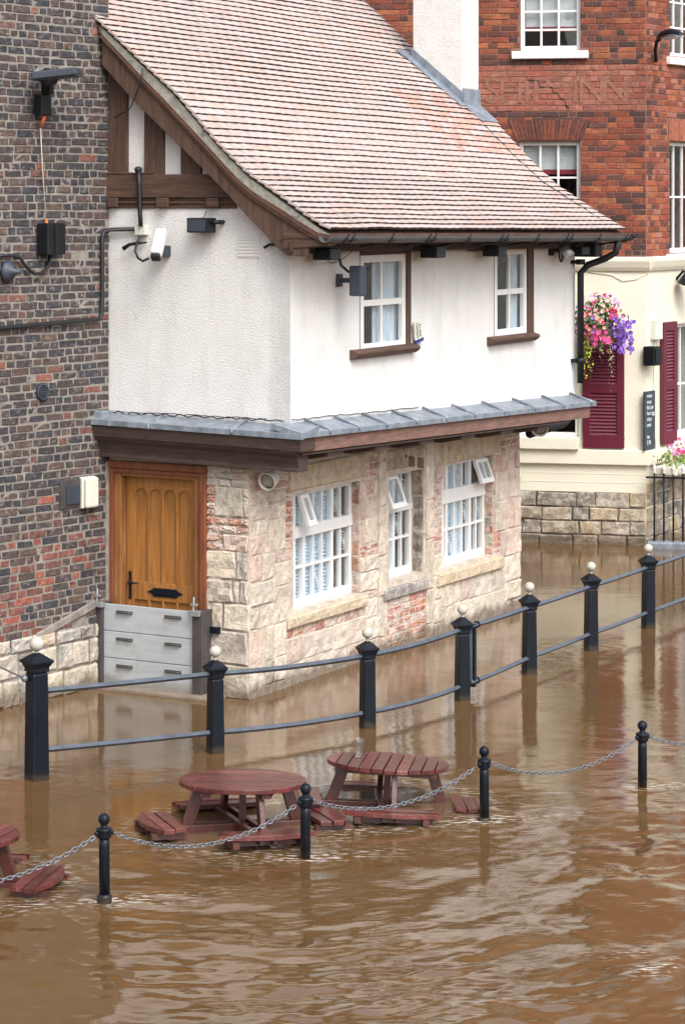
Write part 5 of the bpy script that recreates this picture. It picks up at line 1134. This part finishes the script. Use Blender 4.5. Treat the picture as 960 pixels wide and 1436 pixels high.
# cream string courses, cornice and sill band
vc0, vc1 = RFR.V(870, 378), RFR.V(870, 363)
for fr, ua, ub in ((RFR, -.06, XL), (RRT, .062, 9)):
    m = MB(); m.prism([fr.p(ua, vc0 - .02, -.02), fr.p(ua, vc0 - .02, .03), fr.p(ua, vc0 + .03, .06), fr.p(ua, vc1 - .03, .09), fr.p(ua, vc1 + .012, .09), fr.p(ua, vc1 + .03, -.02)], fr.u * (ub - ua)); m.build('cornice', M['cream'], rb, bev=.006)
    va, vb = RFR.V(830, 651), RFR.V(830, 630); m = MB(); m.box(fr, ua, ub, va, vb, -.02, .062); m.build('sill_band', M['cream'], rb, bev=.012)
m = MB(); m.box(RFR, RW(812), XL, RFR.V(770, 629), RFR.V(770, 612), -.05, .12); m.build('window_sill', M['cream'], rb, bev=.012)
for ya in (664, 676): m = MB(); m.box(RFR, .0, XL, RFR.V(830, ya + .6), RFR.V(830, ya), -.02, .004); m.build('paint_line', M['cream'], rb)
# stone plinth
PS = [(.38, .30, .20), (.34, .28, .21), (.26, .23, .19), (.42, .33, .20), (.20, .18, .155), (.30, .25, .19)]
def pcol(u, v):
    c = jit(random.choice(PS), .15); return c
ps = courses(.0, 4.2, -.6, VP_, (.15, .21), (.22, .55), .014, pcol, (.0, .035))
place_blocks(RFR, ps, pl, 'plinth_stone', M['stone'], M['stone_stuff'], 120, d=.06, ch=.015, rough=.010)
ps2 = courses(.0, 3.5, -.6, VP_ + .15, (.15, .21), (.22, .5), .014, pcol, (.012, .04))
place_blocks(RRT, ps2, pl, 'plinth_stone', M['stone'], M['stone_stuff'], 60, d=.06, ch=.015, rough=.010)
# louvred shutters
def shutter(fr, u0, u1, v0, v1, w, mid, label):
    m = MB(); f = .10; 
    m.box(fr, u0, u0 + f, v0, v1, w, w + .05); m.box(fr, u1 - f, u1, v0, v1, w, w + .05)
    for a, b in ((v0, v0 + .17), (mid - .06, mid + .06), (v1 - .12, v1)): m.box(fr, u0 + f, u1 - f, a, b, w + .001, w + .049)
    sh = m.build('shutter', M['maroon'], rb, bev=.006)
    MB().box(fr, u0 + f, u1 - f, v0 + .05, v1 - .05, w, w + .006).build('back_panel', M['maroon'], sh)
    me = None
    for a, b in ((v0 + .17, mid - .06), (mid + .06, v1 - .12)):
        n = int((b - a) / .044)
        for i in range(n):
            z = a + (i + .5) * (b - a) / n
            if me is None:
                vs = []; L2 = (u1 - u0) / 2 - f
                for x in (-L2, L2): vs += [(x, -.016, -.018), (x, -.010, -.020), (x, .016, .016), (x, .010, .018)]
                me = to_mesh('slat', vs, [[0, 1, 2, 3], [4, 7, 6, 5], [0, 4, 5, 1], [1, 5, 6, 2], [2, 6, 7, 3], [3, 7, 4, 0]], M['slat'])
            x = Z.cross(fr.n); mt = Matrix((x, -fr.n, Z)).transposed().to_4x4(); mt.translation = fr.p((u0 + u1) / 2, z, w + .028); inst('slat', me, mt, sh)
    return sh
shutter(RFR, RW(875), RW(817), RFR.V(845, 628), RFR.V(845, 455), .005, RFR.V(845, 545), '')
shutter(RRT, RRT.U(923.5), RRT.U(942.5), RRT.V(933, 622), RRT.V(933, 451), .02, RRT.V(933, 540), '')
# things fixed to the red building
def lampw(name, x, y, label):
    pass
u, v = RRT.uv(917, 85, .02); st = thing('street_lamp', 'black wall lamp with a wide hood high on the red brick corner', 'wall lamp', RRT.p(u, v, 0))
m = MB(); a = RRT.p(*RRT.uv(919, 86, .04), .04); P = [a, RRT.p(*RRT.uv(918, 70, .08), .08), RRT.p(*RRT.uv(920, 58, .14), .14), RRT.p(*RRT.uv(928, 52, .3), .3)]; m.tube(P, .024, 8); m.build('lamp_arm', M['iron'], st)
h0 = RRT.p(*RRT.uv(922, 55, .28), .28); h1 = RRT.p(*RRT.uv(955, 49, .75), .75); dd = (h1 - h0)
m = MB(); sdv = dd.normalized().cross(Z).normalized(); secs = []
n = 9; vs = []; fs = []
for i in range(n):
    f = i / (n - 1); r = .035 + .065 * max(0, math.sin(min(1, f * 1.05) * math.pi)) ** .7; c = h0 + dd * f + Z * (.035 * math.sin(f * math.pi)); 
    for j in range(7): t = math.pi * j / 6; vs.append(c + sdv * r * math.cos(t) + Z * r * .75 * math.sin(t))
for i in range(n - 1):
    for j in range(6): fs.append([i * 7 + j, i * 7 + j + 1, (i + 1) * 7 + j + 1, (i + 1) * 7 + j])
    fs.append([i * 7, (i + 1) * 7, (i + 1) * 7 + 6, i * 7 + 6])
fs += [[j for j in range(7)], [(n - 1) * 7 + j for j in range(7)]]
m.add(vs, fs, sm=True); m.build('lamp_hood', M['iron'], st)
m = MB(); m.beam(h0 + dd * .3 - Z * .012, h0 + dd * .92 - Z * .01, .12, .025); m.build('lamp_glass', M['galv'], st)
u, v = RRT.uv(957, 397, .1); m = MB(); m.lathe([(.04, .14), (.11, .12), (.16, .0), (.17, -.03), (.15, -.03)], RRT.p(u, v, .20), 14, axis=(Z + RRT.n * .3).normalized()); m.tube([RRT.p(u, v + .05, 0), RRT.p(u, v + .16, .1), RRT.p(u, v + .12, .2)], .02, 6); tag(m.build('wall_lantern', M['black']), 'black lamp at the right edge of the cream wall under the brick', 'wall lamp')
u0, u1 = RRT.U(911), RRT.U(921); v0, v1 = RRT.V(916, 476), RRT.V(916, 448); m = MB(); m.box(RRT, u0, u1, v0, v1, 0, .08); tag(m.build('grey_meter_box', M['blind_pale'], bev=.01), 'pale grey box on the cream wall above the black one', 'meter box')
m = MB(); u0, u1 = RRT.U(912.5, .12), RRT.U(921, .12); v0, v1 = RRT.V(921, 510), RRT.V(921, 483.5); m.box(RRT, u0, u1, v0, v1, .0, .16); m.box(RRT, u0 + .02, u1 + .02, v0 + .02, v1 - .02, .161, .18); tag(m.build('black_wall_box', M['black'], bev=.01), 'black box with a blue-grey side on the cream wall beside the narrow shutter', 'wall box')
cbd = thing('chalk_board', 'tall dark menu chalkboard with white handwriting hung on the cream corner', 'menu board', RRT.p(RRT.U(910), RRT.V(910, 631), 0))
u0, u1 = RRT.U(903.5, .03), RRT.U(918, .03); v0, v1 = RRT.V(910, 630), RRT.V(910, 548); m = MB(); m.box(RRT, u0, u1, v0, v1, .004, .03); m.build('board', M['slate_board'], cbd, bev=.004)
for i, s in enumerate(['menu', 'soup', 'fish pie', 'ham egg', 'chips', 'crab', '', 'tea', '5.95']):
    if s: text('chalk_writing', s, .075, RRT, u0 + .06, v1 - .06 - i * (v1 - v0 - .08) / 9, .0305, M['chalk'], cbd, ext=.0005, sx=.95, align='RIGHT' if False else 'LEFT')
m = MB(); P = [RFR.uv(x, y, .008) for x, y in ((812, 378), (830, 382), (858, 386), (872, 394), (890, 392), (905, 384))]; m.tube([RFR.p(a, b, .01) for a, b in P], .006, 5); P = [RRT.uv(x, y, .01) for x, y in ((917, 440), (917, 480), (916, 512), (915, 590), (920, 640))]; m.tube([RRT.p(a, b, .012) for a, b in P], .007, 5); m.build('wall_cable', M['cream'], rb)

# ---- flowers
def leaf(m, p, nrm, sz, col, ln=1.6):
    t = nrm.cross(Vector((R(-1, 1), R(-1, 1), R(-1, 1)))).normalized(); b = nrm.cross(t)
    m.add([p - t * sz * .5 * .2, p + b * sz * .5, p + t * sz * ln * .5, p - b * sz * .5], [[0, 1, 2, 3]], col=col)
def flower(m, p, nrm, sz, col):
    t = nrm.cross(Vector((R(-1, 1), R(-1, 1), R(-1, 1)))).normalized(); b = nrm.cross(t); vs = [p + nrm * sz * .1]
    for k in range(5):
        a = 2 * math.pi * k / 5; d = t * math.cos(a) + b * math.sin(a); e = -t * math.sin(a) + b * math.cos(a)
        vs += [p + d * sz * .30 + e * sz * .22 + nrm * sz * .16, p + d * sz * .55 + nrm * sz * .2, p + d * sz * .30 - e * sz * .22 + nrm * sz * .16]
    m.add(vs, [[0, 1 + 3 * k, 2 + 3 * k, 3 + 3 * k] for k in range(5)], col=col)
def rdir():
    while True:
        v = Vector((R(-1, 1), R(-1, 1), R(-1, 1)))
        if .05 < v.length < 1: return v.normalized()
bc = RFR.p(*RFR.uv(838, 462, .38), .38)
hb_ = thing('hanging_basket', 'hanging basket overflowing with pink, red and purple flowers on the cream wall', 'flower basket', bc - Z * .45)
m = MB(); m.lathe([(.02, -.30), (.14, -.26), (.22, -.16), (.26, -.02), (.255, .0), (.2, -.02), (.02, -.05)], bc + Z * .02, 16); m.build('basket', M['channel'], hb_)
m = MB(); m.tube([bc + Z * .42 - RFR.n * .36, bc + Z * .44, bc + Z * .36], .012, 6); m.tube([bc - RFR.n * .36 + Z * .15, bc + Z * .42], .010, 6)
for k in range(3): a = 2 * math.pi * k / 3; m.tube([bc + Z * .36, bc + Vector((.24 * math.cos(a), .24 * math.sin(a), .0))], .006, 5)
m.build('bracket', M['iron'], hb_)
G_L = [(.07, .14, .03), (.10, .19, .04), (.05, .10, .025), (.13, .2, .05)]
lf = MB(); fl_ = MB()
def bodyshape(dx, dz): return True
for i in range(900):
    d = rdir(); r = R(.2, 1) ** .5; p = bc + Vector((d.x * .33 * r, d.y * .27 * r, .08 + d.z * .33 * r)); leaf(lf, p, rdir(), R(.03, .06), jit(random.choice(G_L), .2))
PINK = [(.62, .06, .24), (.70, .10, .32), (.55, .04, .16)]; REDF = [(.62, .035, .03), (.70, .09, .05)]; PURP = [(.22, .10, .52), (.30, .16, .62), (.17, .07, .42)]; SALM = [(.75, .30, .26)]; LILAC = [(.42, .24, .62)]
for i in range(360):
    d = rdir(); 
    if d.y > .35: d.y = -d.y
    p = bc + Vector((d.x * .36, d.y * .30, .08 + d.z * .36)); x = d.x; z = d.z
    pal = random.choice([PINK, PINK, SALM, LILAC])
    if x > .45 and z < .25: pal = PURP
    elif x > .25 and -.2 < z < .5: pal = random.choice([REDF, REDF, SALM, PINK])
    elif z > .65: pal = random.choice([LILAC, LILAC, PINK, SALM])
    elif x < -.6: pal = random.choice([PINK, LILAC, PINK])
    elif R(0, 1) < .25: pal = SALM
    if R(0, 1) < .62: flower(fl_, p + d * R(-.03, .05), (d + rdir() * .5).normalized(), R(.04, .075), jit(random.choice(pal), .22))
for i in range(60):
    p = bc + Vector((R(.16, .44), R(-.25, .1), R(-.30, .12))); flower(fl_, p, (Vector((.3, -.9, .1)) + rdir() * .5).normalized(), R(.05, .08), jit(random.choice(PURP), .15))
for i in range(9):
    p = bc + Vector((R(-.12, .12), -.26, R(-.20, -.02))); flower(fl_, p, (Vector((0, -.9, .1)) + rdir() * .4).normalized(), R(.06, .10), jit(random.choice(PINK), .15))
def trail(x0, x1, z0, z1, n, cols, sz, y=-.22):
    for i in range(n):
        x = R(x0, x1); l = R(.5, 1); 
        for k in range(14):
            z = z0 + (z1 - z0) * l * k / 13; leaf(lf, bc + Vector((x + .02 * math.sin(k + i), y + R(-.03, .03), z)), rdir(), sz * R(.7, 1.2), jit(random.choice(cols), .15))
trail(-.26, -.10, -.05, -.62, 13, [(.36, .42, .04), (.28, .38, .05), (.42, .46, .08)], .032)
trail(.10, .17, -.15, -.82, 4, [(.42, .48, .32), (.34, .42, .22)], .024); trail(-.04, .03, -.1, -.42, 3, [(.30, .38, .16)], .026)
lf.build('foliage', M['leaf'], hb_, kind='stuff', fix=False); fl_.build('blooms', M['petal'], hb_, kind='stuff', fix=False)
pc_ = RRT.p(*RRT.uv(947, 652, .30), .30)
pt = thing('flower_planter', 'cream trough planter with pale green plants and pink flowers at the right edge', 'planter', pc_)
m = MB(); m.box(RRT, RRT.U(933, .3), RRT.U(933, .3) + 1.6, RRT.V(940, 657), RRT.V(940, 645), .14, .44); m.build('trough', M['off_white'], pt, bev=.015)
lf = MB(); fl_ = MB(); u0 = RRT.U(933, .3)
for i in range(500): p = RRT.p(u0 + R(.0, 1.6), RRT.V(940, 645) + abs(random.gauss(0, .10)), R(.12, .48)); leaf(lf, p, rdir(), R(.03, .06), jit(random.choice([(.20, .30, .06), (.28, .36, .10), (.14, .24, .05)]), .2))
for i in range(60): p = RRT.p(u0 + R(.1, 1.6), RRT.V(940, 645) + R(.08, .30), R(.12, .46)); flower(fl_, p, (Vector((0, -.7, .6)) + rdir() * .5).normalized(), R(.05, .08), jit(random.choice(PINK + LILAC + [(.7, .5, .55)]), .15))
lf.build('foliage', M['leaf'], pt, kind='stuff', fix=False); fl_.build('blooms', M['petal'], pt, kind='stuff', fix=False)
# kerb and iron area railings on the right
kd = RFR.u * -1; KO = ground(906, 769)
m = MB(); kf = Frame(KO, kd, RFR.n); m.box(kf, 0, 6, -.7, .085, -.22, .0); kerb = m.build('kerb', M['lead'], kind='structure', bev=.02)
irf = thing('area_railings', 'black iron railings with cream fleur spear tips standing on the kerb at right', 'railings', KO + Z * .085)
ftop = kf.V(930, 670, -.1)
for i in range(28):
    u = .09 + i * .1235; m = MB(); m.tube([kf.p(u, .08, -.11), kf.p(u, ftop + .05, -.11)], .013, 7); b_ = m.build('railing_bar', M['iron'], irf)
    m = MB(); m.lathe([(.008, 0), (.026, .012), (.014, .03), (.022, .05), (.028, .07), (.016, .10), (.002, .14)], kf.p(u, ftop + .05, -.11), 8); m.build('spear_tip', M['off_white'], b_)
m = MB(); m.box(kf, -.02, 3.6, ftop - .01, ftop + .012, -.13, -.09); m.build('top_rail', M['iron'], irf)

# ================================================================== RIVERSIDE RAILING
ir = thing('riverside_railing', 'black iron riverside railing with cream ball finials and two bars, half under the flood', 'railing', (POSTS[0][0], POSTS[0][1], 0))
PANG = [38, 30, 24, 22, 22, 22, 22, 22]
PTOP = [.965, .735, .72, .725, .73, .745, .745, .75]
for i, (x, y) in enumerate(POSTS):
    s = .125 if i == 0 else .100; a = math.radians(PANG[i]); zt = PTOP[i]; c = Vector((x, y, 0))
    Mx = Matrix.Rotation(a, 3, 'Z')
    def ringp(r, z): return [c + Mx @ Vector((q * r, p * r, 0)) + Z * z for q, p in ((-1, -1), (1, -1), (1, 1), (-1, 1))]
    def loft(m, levels):
        vs = [p for r, z in levels for p in ringp(r, z)]; fs = [[4 * k + j, 4 * k + (j + 1) % 4, 4 * k + 4 + (j + 1) % 4, 4 * k + 4 + j] for k in range(len(levels) - 1) for j in range(4)]
        fs += [[3, 2, 1, 0], [4 * (len(levels) - 1) + j for j in range(4)]]; m.add(vs, fs)
    m = MB(); loft(m, [(s * .62, -.75), (s * .60, .0), (s * .54, zt - .14), (s * .5, zt - .12)]); p = m.build('post', M['iron'], ir, bev=.012)
    m = MB(); k = s / .1
    loft(m, [(s * .50, zt - .119), (s * .58, zt - .115), (s * .58, zt - .085), (s * .62, zt - .075), (s * .72, zt - .05), (s * .80, zt - .045), (s * .80, zt - .025), (s * .70, zt - .02), (s * .30, zt + .02), (s * .16, zt + .03)]); m.build('post_cap', M['iron'], p, bev=.004)
    m = MB(); m.lathe([(.020, .02), (.014, .04), (.018, .055), (.030, .065)], c + Z * zt, 12); m.sphere(c + Z * (zt + .10), .048 if i else .058, 16, 10); m.build('finial_ball', M['ball'], p)
TOPR = [.69, .65, .625, .645, .635, .645, .645, .65]; LOWR = [.225, .165, .130, .125, .15, .165, .165, .17]
for i in range(len(POSTS) - 1):
    for zs, sag in ((TOPR, .012 if 1 <= i <= 2 else 0), (LOWR, .012 if 1 <= i <= 2 else 0)):
        a = Vector((*POSTS[i], zs[i])); b = Vector((*POSTS[i + 1], zs[i + 1])); d = (b - a); pts = []
        nrm = Vector((d.y, -d.x, 0)).normalized(); bow = .035 if i in (1, 2) else .015
        for k in range(9): f = k / 8; pts.append(a + d * f + nrm * bow * 4 * f * (1 - f) - Z * sag * 4 * f * (1 - f))
        m = MB(); m.tube(pts, .0245, 4, sm=False); m.build('rail', M['rail'], ir, bev=.003)
# the narrow plate between post four and its rails
a = Vector((*POSTS[3], 0)); d = (Vector((*POSTS[4], 0)) - a).normalized(); gf = Frame(a, d, Vector((d.y, -d.x, 0)))
m = MB(); m.box(gf, .06, .20, .14, .64, -.012, .004); m.build('infill_plate', M['rail'], ir)
m = MB(); m.box(gf, .20, .245, .08, .66, -.03, .025); m.build('infill_upright', M['iron'], ir, bev=.004)
for u in (.115, .29):
    for z in (.645, .13): m = MB(); m.tube([gf.p(u - .012, z, .005), gf.p(u + .012, z, .005)], .034, 6, sm=False); m.build('rail_collar', M['iron'], ir)
m = MB(); m.sphere(Vector((POSTS[0][0] - .09, POSTS[0][1] - .04, .80)), .03, 8, 5); m.tube([Vector((POSTS[0][0] - .09, POSTS[0][1] - .04, .80)), Vector((-3.0, 21.3, .62)), Vector((-3.5, 22.3, .62))], .008, 6); tag(m.build('side_cord', M['chain']), 'thin grey cord running left from the nearest and tallest railing post', 'cord')

# ================================================================== CHAIN BOLLARDS
def make_bollard():
    t = thing('chain_bollard', '', 'bollard', (0, 0, 0), 'black bollards along the drowned edge')
    m = MB(); m.lathe([(.036, .08), (.035, .40), (.033, .455)], (0, 0, 0), 16); m.build('shaft', M['iron'], t)
    m = MB(); m.lathe([(.030, -.9), (.055, -.05), (.056, -.004), (.052, .002), (.054, .02), (.048, .055), (.050, .062), (.050, .075), (.040, .084), (.036, .09)], (0, 0, 0), 12); m.build('base_collar', M['iron'], t)
    m = MB(); m.lathe([(.034, .45), (.044, .455), (.047, .462), (.047, .490), (.050, .496), (.052, .505), (.052, .515), (.036, .520), (.024, .526), (.022, .535), (.026, .54)], (0, 0, 0), 16)
    for s in (-1, 1): m.sphere((s * .05 * .82, s * .05 * .57, .485), .018, 8, 6)
    m.build('chain_collar', M['iron'], t)
    m = MB(); m.sphere((0, 0, .575), .039, 16, 10); m.build('ball_top', M['iron'], t)
    return t
LB = ['leftmost black bollard, its flared base showing above the water, in front of the near table', 'second black bollard from the left, in front of the round-topped table', 'third black bollard from the left, to the right of the tilted table', 'farthest black bollard, at the right edge of the flooded terrace']
b0 = make_bollard(); bolls = [b0] + [copy_tree(b0) for _ in range(3)]
for o, (x, y, h), l in zip(bolls, BOLL, LB): o.location = (x, y, h - .614); o.rotation_euler = (R(-.012, .012), R(-.012, .012), R(-.2, .2)); o['label'] = l
CP = [Vector((x, y, h - .614 + .485)) for x, y, h in BOLL]
CP = [Vector((-2.84, 15.17, CP[0].z - .02))] + CP + [Vector((3.62, 20.48, CP[3].z - .02))]
def chain(a, b, sag, label):
    mb = MB(); d = b - a; n = 400; pts = [a + d * (k / n) - Z * sag * 4 * (k / n) * (1 - k / n) for k in range(n + 1)]
    acc = [0]
    for p, q in zip(pts, pts[1:]): acc.append(acc[-1] + (q - p).length)
    pitch = .036; cnt = int(acc[-1] / pitch); ii = 0
    for k in range(1, cnt):
        s = k * pitch
        while acc[ii + 1] < s: ii += 1
        c = pts[ii]; t = (pts[min(n, ii + 1)] - pts[max(0, ii - 1)]).normalized(); hx = t.cross(Z).normalized(); hz = hx.cross(t)
        ang = math.radians(45 if k % 2 else -45) + R(-.25, .25); x = hx * math.cos(ang) + hz * math.sin(ang); z_ = t.cross(x)
        M8 = 10; ring = [c + t * (.024 * math.cos(e)) + x * (.0135 * math.sin(e)) for e in [2 * math.pi * j / M8 for j in range(M8)]]
        vs = []; fs = []
        for j in range(M8):
            rad = (ring[j] - c).normalized()
            for g in range(4): e = math.pi / 2 * g; vs.append(ring[j] + (rad * math.cos(e) + z_ * math.sin(e)) * .0048)
        for j in range(M8):
            for g in range(4): fs.append([j * 4 + g, j * 4 + (g + 1) % 4, ((j + 1) % M8) * 4 + (g + 1) % 4, ((j + 1) % M8) * 4 + g])
        mb.add(vs, fs, sm=True)
    return tag(mb.build('chain', M['chain'], fix=False), label, 'chain', 'sagging chains between the bollards')
for k, (s, l) in enumerate(zip([.16, .185, .165, .165, .15], ['grey chain from the leftmost bollard out of the left edge, over the near table seat', 'grey chain sagging between the first and second bollards from the left', 'grey chain sagging in front of the tilted table between second and third bollards', 'grey chain sagging over open water between the third and farthest bollards', 'grey chain leaving the farthest bollard towards the right edge'])):
    a, b = CP[k], CP[k + 1]; d = (b - a).normalized(); chain(a + d * .05, b - d * .05, s, l)

# ================================================================== ROUND PICNIC TABLES
TW_ = [(.118, .026, .023), (.095, .021, .018), (.140, .038, .033), (.110, .023, .020), (.080, .018, .015)]
def make_table(label, plank_ang, seat_ang, nplank=9, rtop=.464, ztop=.322, name='picnic_table'):
    t = thing(name, label, 'picnic table', (0, 0, 0), 'flooded red picnic tables')
    ca, sa = math.cos(plank_ang), math.sin(plank_ang)
    top = MB(); top.lathe([(.05, ztop - .05), (.05, ztop - .034)], (0, 0, 0), 8); 
    for s in (-.22, .22):   # battens under the top, across the planks
        P0 = Vector((-sa * -.38 + ca * s, ca * -.38 + sa * s, ztop - .054)); P1 = Vector((-sa * .38 + ca * s, ca * .38 + sa * s, ztop - .054)); top.beam(P0, P1, .06, .036)
    tt_ = top.build('tabletop', M['red_wood_dark'], t)
    wd = 2 * rtop / nplank
    for k in range(nplank):
        y0 = -rtop + k * wd + .005; y1 = y0 + wd - .010; pts = []
        def xx(y): return math.sqrt(max(0, rtop ** 2 - y * y))
        ys = [y0 + (y1 - y0) * j / 4 for j in range(5)]
        pts = [(xx(y), y) for y in ys] + [(-xx(y), y) for y in ys[::-1]]
        dz = R(-.0025, .0025); m = MB(); m.prism([Vector((x * ca - y * sa, x * sa + y * ca, ztop - .034 + dz)) for x, y in pts], Z * .034); m.build('plank', M['red_wood'], tt_, bev=.004).color = (*jit(random.choice(TW_), .16), 1)
    for q in range(4):
        a = seat_ang + q * math.pi / 2; c, s = math.cos(a), math.sin(a); lx = Vector((c, s, 0)); ly = Vector((-s, c, 0))
        m = MB(); 
        for e in (-.25, .25): m.beam(lx * .48 + ly * e + Z * -.006, lx * .74 + ly * e + Z * -.006, .045, .045)
        m.beam(lx * .60 - ly * .27 - Z * .02, lx * .60 + ly * .27 - Z * .02, .04, .03); st_ = m.build('seat', M['red_wood_dark'], t)
        Ro = .815; r0 = .50; pw_ = .082
        for k in range(3):
            ra = r0 + k * (pw_ + .007); rb_ = ra + pw_
            hl = lambda r: min(.36, math.sqrt(max(.0, Ro ** 2 - r * r)) * .92)
            ys = np.linspace(-1, 1, 9)
            if k < 2: pts = [(ra, -hl(ra) * (.88 + .06 * k)), (rb_, -hl(ra) * (.91 + .05 * k)), (rb_, hl(ra) * (.91 + .05 * k)), (ra, hl(ra) * (.88 + .06 * k))]
            else:
                L2 = hl(ra) * 1.0; pts = [(ra, -L2)] + [(min(rb_ + .01, math.sqrt(Ro ** 2 - (y * L2) ** 2) - .06), y * L2) for y in ys] + [(ra, L2)]
            m = MB(); dz = R(-.004, .003); m.prism([lx * x + ly * y + Z * (.020 + dz) for x, y in pts], Z * .034); m.build('plank', M['red_wood'], st_, bev=.004).color = (*jit(random.choice(TW_), .16), 1)
        m = MB(); m.beam(lx * .33 + ly * .03 + Z * (ztop - .04), lx * .56 + ly * .03 - Z * .40, .085, .04, up=ly); m.build('leg', M['red_wood_dark'], t, bev=.004)
    for q in range(2):
        a = seat_ang + q * math.pi / 2; c, s = math.cos(a), math.sin(a); lx = Vector((c, s, 0)); ly = Vector((-s, c, 0))
        for e in (-.05, .05): m = MB(); m.beam(lx * -.70 + ly * e + Z * (-.012 + q * .022), lx * .70 + ly * e + Z * (-.012 + q * .022), .04, .06); m.build('cross_beam', M['red_wood_dark'], t, bev=.003)
    m = MB(); m.beam(Vector((0, 0, -.3)), Vector((0, 0, ztop - .05)), .05, .05, up=Vector((1, 0, 0))); m.build('centre_post', M['red_wood_dark'], t)
    return t
tA = make_table('round red picnic table with a level top between the first and second bollards', math.radians(-6), math.radians(18)); tA.location = (-.73, 18.2, .022); tA.rotation_euler = (math.radians(-3.3), math.radians(.6), 0)
tB = make_table('tilted round red picnic table carrying an empty glass, planks running front to back', math.radians(84), math.radians(2), nplank=10); tB.location = (.33, 18.9, -.004); tB.rotation_euler = (math.radians(-4.4), math.radians(3.0), 0)
tC = make_table('red picnic table cut off by the left edge, one seat and a top corner showing', math.radians(75), math.radians(-8)); tC.location = (-2.62, 16.72, -.004); tC.rotation_euler = (math.radians(-3.0), math.radians(-1), 0)
gp = Vector((.33 - .205, 18.9 + .10, .322 + .205 * .052 - .0075))
gm = MB(); gm.lathe([(.001, .006), (.028, .006), (.030, .0), (.031, .01), (.031, .05), (.038, .11), (.042, .14), (.040, .145), (.0385, .14), (.034, .10), (.028, .05), (.027, .014), (.001, .014)], gp, 20); tag(gm.build('pint_glass', M['glass_clear']), 'empty pint glass standing on the tilted red picnic table', 'glass')
